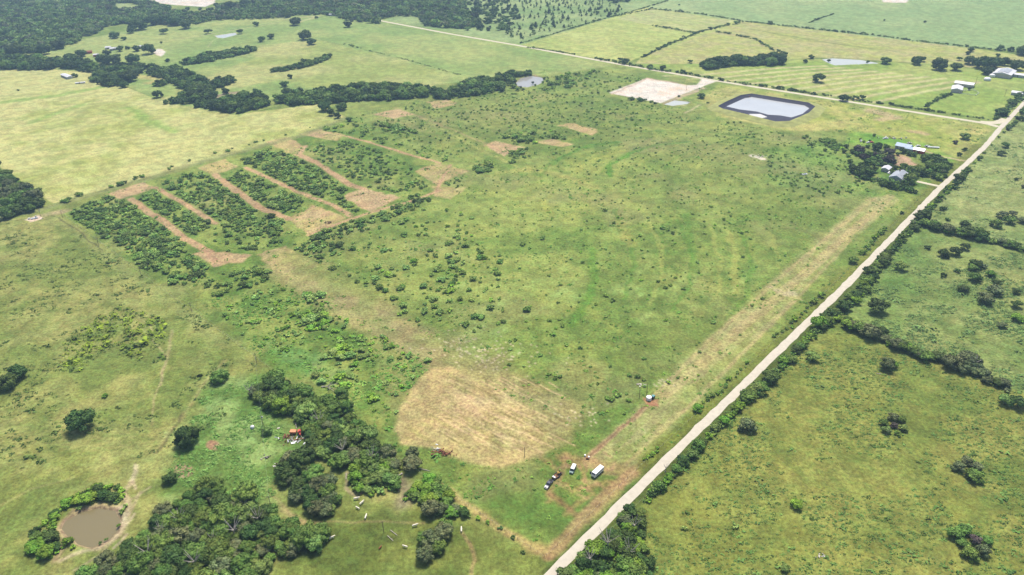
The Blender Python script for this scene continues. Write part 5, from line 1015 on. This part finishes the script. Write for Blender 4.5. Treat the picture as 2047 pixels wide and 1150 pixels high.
t = empty('salt_trough', (*G(557, 857), 0), .4, 'small pale trough near the white tank', 'trough'); MB().box((0, 0, .25), (1.2, .6, .4), taper=1.15).build('basin', PM['wall'], t); MB().box((0, 0, .05), (1.0, .7, .1)).build('base', PM['wood'], t)
# ---- farm buildings
def building(name, px, py, L_, D, h, rf, rz, wallm, roofm, label, cat='house', gable=True, wins=3, door=True, z=0):
    t = empty(name, (*G(px, py), 0), rz, label, cat); e = .5
    MB().box((0, 0, h / 2), (L_, D, h)).build('wall', wallm, t)
    if gable: MB().prism([(-D / 2 - e, h + .02), (0, h + rf), (D / 2 + e, h + .02), (0, h + .03)], L_ + 2 * e).build('roof', roofm, t).rotation_euler = (0, 0, math.pi / 2)
    else: MB().box((0, 0, h + rf / 2 + .01), (L_ + 1, D + 1, rf), taper=.7).build('roof', roofm, t)
    for s in (-1, 1):
        for k in range(wins): MB().box(((k - (wins - 1) / 2) * L_ / (wins + .5) + .9, s * (D / 2 + .02), h * .58), (1.1, .08, 1.0)).build('window', PM['glass'], t)
    if door: MB().box((-L_ / 2 * .12, -D / 2 - .03, 1.05), (1.0, .1, 2.1)).build('door', PM['brown'], t)
    return t
A_ = AD
t = building('farm_house', 1796, 357, 17, 11, 2.9, 2.6, A_, PM['wall'], PM['shingle'], 'farmhouse with a grey shingle roof by the round green tree'); o = MB().prism([(-4.5, 3.0), (0, 5.1), (4.5, 3.0), (0, 3.03)], 9).build('roof_wing', PM['shingle'], t, (-4, -6, 0)); MB().box((-4, -6, 1.45), (8, 9, 2.9)).build('wing_wall', PM['wall'], t); MB().box((5, 1.5, 5.3), (.9, .9, 1.6)).build('chimney', PM['brown'], t)
building('garden_shed', 1771, 341, 8, 6, 2.6, 1.4, A_, PM['wall'], PM['tin'], 'white roofed shed behind the grey farmhouse', 'shed', wins=1)
building('metal_house', 1806, 297, 13, 9, 3, 2.0, A_ + 1.57, PM['wall'], PM['blue'], 'house with a bright blue metal roof among the farm trees'); building('carport', 1818, 301, 7, 7, 2.6, 1.2, A_ + 1.57, PM['steel'], PM['blue'], 'blue roofed lean-to joined to the blue roofed house', 'shed', wins=0)
building('red_shed', 1837, 305, 9, 6, 3, 1.5, A_ + 1.57, PM['red'], PM['steel'], 'red brown shed with a grey tin roof right of the blue roof', 'shed', wins=1)
building('hay_barn', 2006, 151, 28, 20, 4.5, 2.4, A_, PM['wall'], PM['tin'], 'big pale barn with a grey centre roof beyond the paddock', 'barn', wins=0); t = bpy.data.objects['hay_barn']; MB().prism([(-6, 5.9), (0, 7.3), (6, 5.9), (0, 6.0)], 20).build('roof_ridge', PM['shingle'], t).rotation_euler = (0, 0, math.pi / 2)
building('long_shed', 2038, 154, 26, 8, 3.2, 1.2, A_ - 1.57, PM['steel'], PM['tin'], 'long white shed at the right edge behind the paddock', 'shed', wins=0); building('white_barn', 1912, 182, 18, 11, 3.6, 1.8, A_ + .2, PM['wall'], PM['tin'], 'white barn at the left end of the corral', 'barn', wins=0)
building('tin_barn', 1927, 172, 20, 10, 3.4, 1.8, A_ - 1.5, PM['wall'], PM['tin'], 'pale tin barn behind the corral', 'barn', wins=0); building('road_shed', 2036, 190, 14, 9, 3, 1.2, A_ - 1.57, PM['steel'], PM['tin'], 'grey tin shed near the right edge by the road trees', 'shed', wins=0)
building('feed_shelter', 134, 155, 26, 7, 3, 1.0, -.75, PM['steel'], PM['tin'], 'long low white shelter at the top of the yellow hay field', 'shelter', wins=0); building('feed_shelter', 161, 167, 12, 3, 1.6, .5, .3, PM['steel'], PM['tin'], 'short low shelter below the long white one', 'shelter', wins=0)
for a in ((217, 98, 8, 6, .2, 'tin', 'wall', 'small white shed at the left of the far farm yard'), (229, 100, 12, 7, .3, 'tin', 'wall', 'white shed beside the dark tree of the far farm'), (175, 107, 14, 8, .4, 'rust', 'red', 'red roofed shed at the far left farm'), (193, 113, 8, 5, .3, 'tin', 'red', 'little pinkish shed by the far farm oaks'),
          (286, 96, 12, 9, .2, 'tin', 'wall', 'white roofed shed between two round far oaks'), (667, 31, 16, 10, .2, 'tin', 'wall', 'white roofed house at the edge of the far woods'), (183, 52, 8, 6, .3, 'tin', 'wall', 'tiny white shed showing in the far woods')):
    building('farm_shed', a[0], a[1], a[2], a[3], 3, 1.4, a[4], PM[a[6]], PM[a[5]], a[7], 'shed', wins=1)
for px, py, r, lab in ((1983, 154, 3.4, 'left white round tank in front of the big pale barn'), (1973, 161, 4, 'lower white round tank left of the big pale barn')):
    t = empty('dome_tank', (*G(px, py), 0), 0, lab, 'tank'); MB().lathe([(0, 0), (r, .05), (r, 2.4), (r * .6, 3.6), (0, 4.0)]).build('shell', PM['white'], t, smooth=True); MB().lathe([(.6, 3.9), (.6, 4.2), (0, 4.25)], n=8).build('vent', PM['steel'], t)
t = empty('corral', (*G(1937, 187), 0), 0, 'grey pipe corral beside the white barn', 'corral'); cp = GP([(1915, 183), (1945, 181), (1957, 187), (1950, 192), (1918, 188)]); o0 = np.array(G(1937, 187)); m_ = MB()
for i in range(5):
    a, b = cp[i] - o0, cp[(i + 1) % 5] - o0
    for z in (.5, 1.0, 1.5): m_.tube((*a, z), (*b, z), .09, n=5)
m_.build('rails', PM['steel'], t)
for i in range(5):
    for u in (0, .5): a = cp[i] + (cp[(i + 1) % 5] - cp[i]) * u - o0; MB().tube((*a, 0), (*a, 1.7), .12, n=6).build('post', PM['wood'], t)
def car(px, py, rz, m, label, name='parked_car', L_=4.6, cat='car'):
    t = empty(name, (*G(px, py), 0), rz, label, cat); k = L_ / 4.6
    MB().prism([(-2.3 * k, .35), (-2.3 * k, .95), (1.3 * k, .98), (2.2 * k, .85), (2.3 * k, .38)], 1.8).build('body', m, t, bevel=.06); MB().prism([(-1.7 * k, .96), (-1.3 * k, 1.45), (.4 * k, 1.45), (1.1 * k, .96)], 1.6, 1.35, 1.2).build('cabin', PM['glass'], t, bevel=.04); MB().box((-.45 * k, 0, 1.49), (1.6 * k, 1.3, .06)).build('roof', m, t, bevel=.02)
    wheels(t, (-1.4 * k, 1.4 * k), 1.65, .33); return t
car(1786, 350, A_, PM['white'], 'white car beside the grey farmhouse'); car(1778, 346, A_, PM['white'], 'white boat like van behind the farmhouse', L_=6.5); car(1818, 287.5, .2, PM['wall'], 'cream car on the grass above the blue roof'); car(1835, 293, .3, PM['white'], 'white pickup parked at the top of the drive', L_=5.5)
car(1770, 278, .1, PM['white'], 'white car at the junk line above the farm trees', L_=5.5); car(1736, 286, .3, PM['white'], 'white car beside the small dark bush left of the farm'); car(1742, 285.5, .3, PM['red'], 'red car beside the white one left of the farm'); car(1721, 283, 1, PM['white'], 'leftmost white car on the farm lawn', L_=4); car(1853, 293.5, .2, PM['steel'], 'grey truck in front of the long flatbed', L_=5.5)
t = empty('gooseneck_trailer', (*G(1865, 296), 0), -.25, 'long low flatbed trailer on the lawn above the drive', 'trailer'); MB().box((0, 0, .95), (11, 2.4, .25)).build('deck', PM['steel'], t, bevel=.03); MB().box((-5.7, 0, 1.4), (1.4, .5, .9)).build('gooseneck', PM['black'], t); wheels(t, (2.5, 3.4), 2.3, .42)
t = empty('junk_row', (*G(1781, 277), 0), -.2, 'row of grey junk above the farm trees', 'junk'); rd = random.Random(4); a = MB(); b_ = MB()
for k in range(26): (a if k % 2 else b_).box((rd.gauss(0, 6), rd.gauss(0, 1.4), rd.uniform(.2, .9)), (rd.uniform(.5, 2.2), rd.uniform(.4, 1.2), rd.uniform(.3, 1.0)), rz=rd.random() * 3)
a.build('scraps', PM['steel'], t); b_.build('crates', PM['wood'], t)
t = empty('cattle_trough', (*G(1608, 349.5), 0), .2, 'white trough alone in the green pasture left of the farm', 'trough'); MB().box((0, 0, .5), (4.2, 2.0, .8), taper=1.1).build('basin', PM['white'], t); MB().box((0, 0, .92), (3.6, 1.5, .05)).build('water', PM['glass'], t)
t = empty('pump_raft', (*G(1498, 194.5, 2.5), 2.4), .3, 'small pump stand on the far corner of the lined storage pond', 'pump'); MB().box((0, 0, .3), (2.4, 1.6, .3)).build('float', PM['black'], t); MB().box((0, 0, .9), (1.0, .9, .9)).build('motor', PM['rust'], t); MB().tube((.5, 0, .6), (-3.0, 3.0, .4), .12).build('hose', PM['black'], t)
t = empty('wellhead', (*G(69, 437.5), 0), .3, 'low grey equipment on the small white pad at the left', 'wellhead'); MB().box((0, 0, .5), (5, 2.2, .7)).build('skid', PM['steel'], t, bevel=.05); MB().lathe([(.5, 0), (.5, 1.6), (.2, 1.9), (0, 1.9)], c=(1.5, 0, .8)).build('valve_stack', PM['steel'], t); MB().box((-4, .5, .6), (1.6, 1.4, 1.1)).build('cabinet', PM['tin'], t)
# ------------------------------------------------------------------ haze
def hazebox():
    m = MB(); m.box((0, 2500, 128), (24000, 24000, 260)); hm = bpy.data.materials.new('haze_air'); hm.use_nodes = True
    n = hm.node_tree.nodes; n.remove(n['Principled BSDF']); v = n.new('ShaderNodeVolumePrincipled')
    v.inputs['Color'].default_value = (.48, .72, 1.0, 1); v.inputs['Density'].default_value = HAZE; v.inputs['Anisotropy'].default_value = .2
    hm.node_tree.links.new(v.outputs[0], n['Material Output'].inputs['Volume'])
    tag(m.build('haze', hm), kind='stuff')
hazebox()
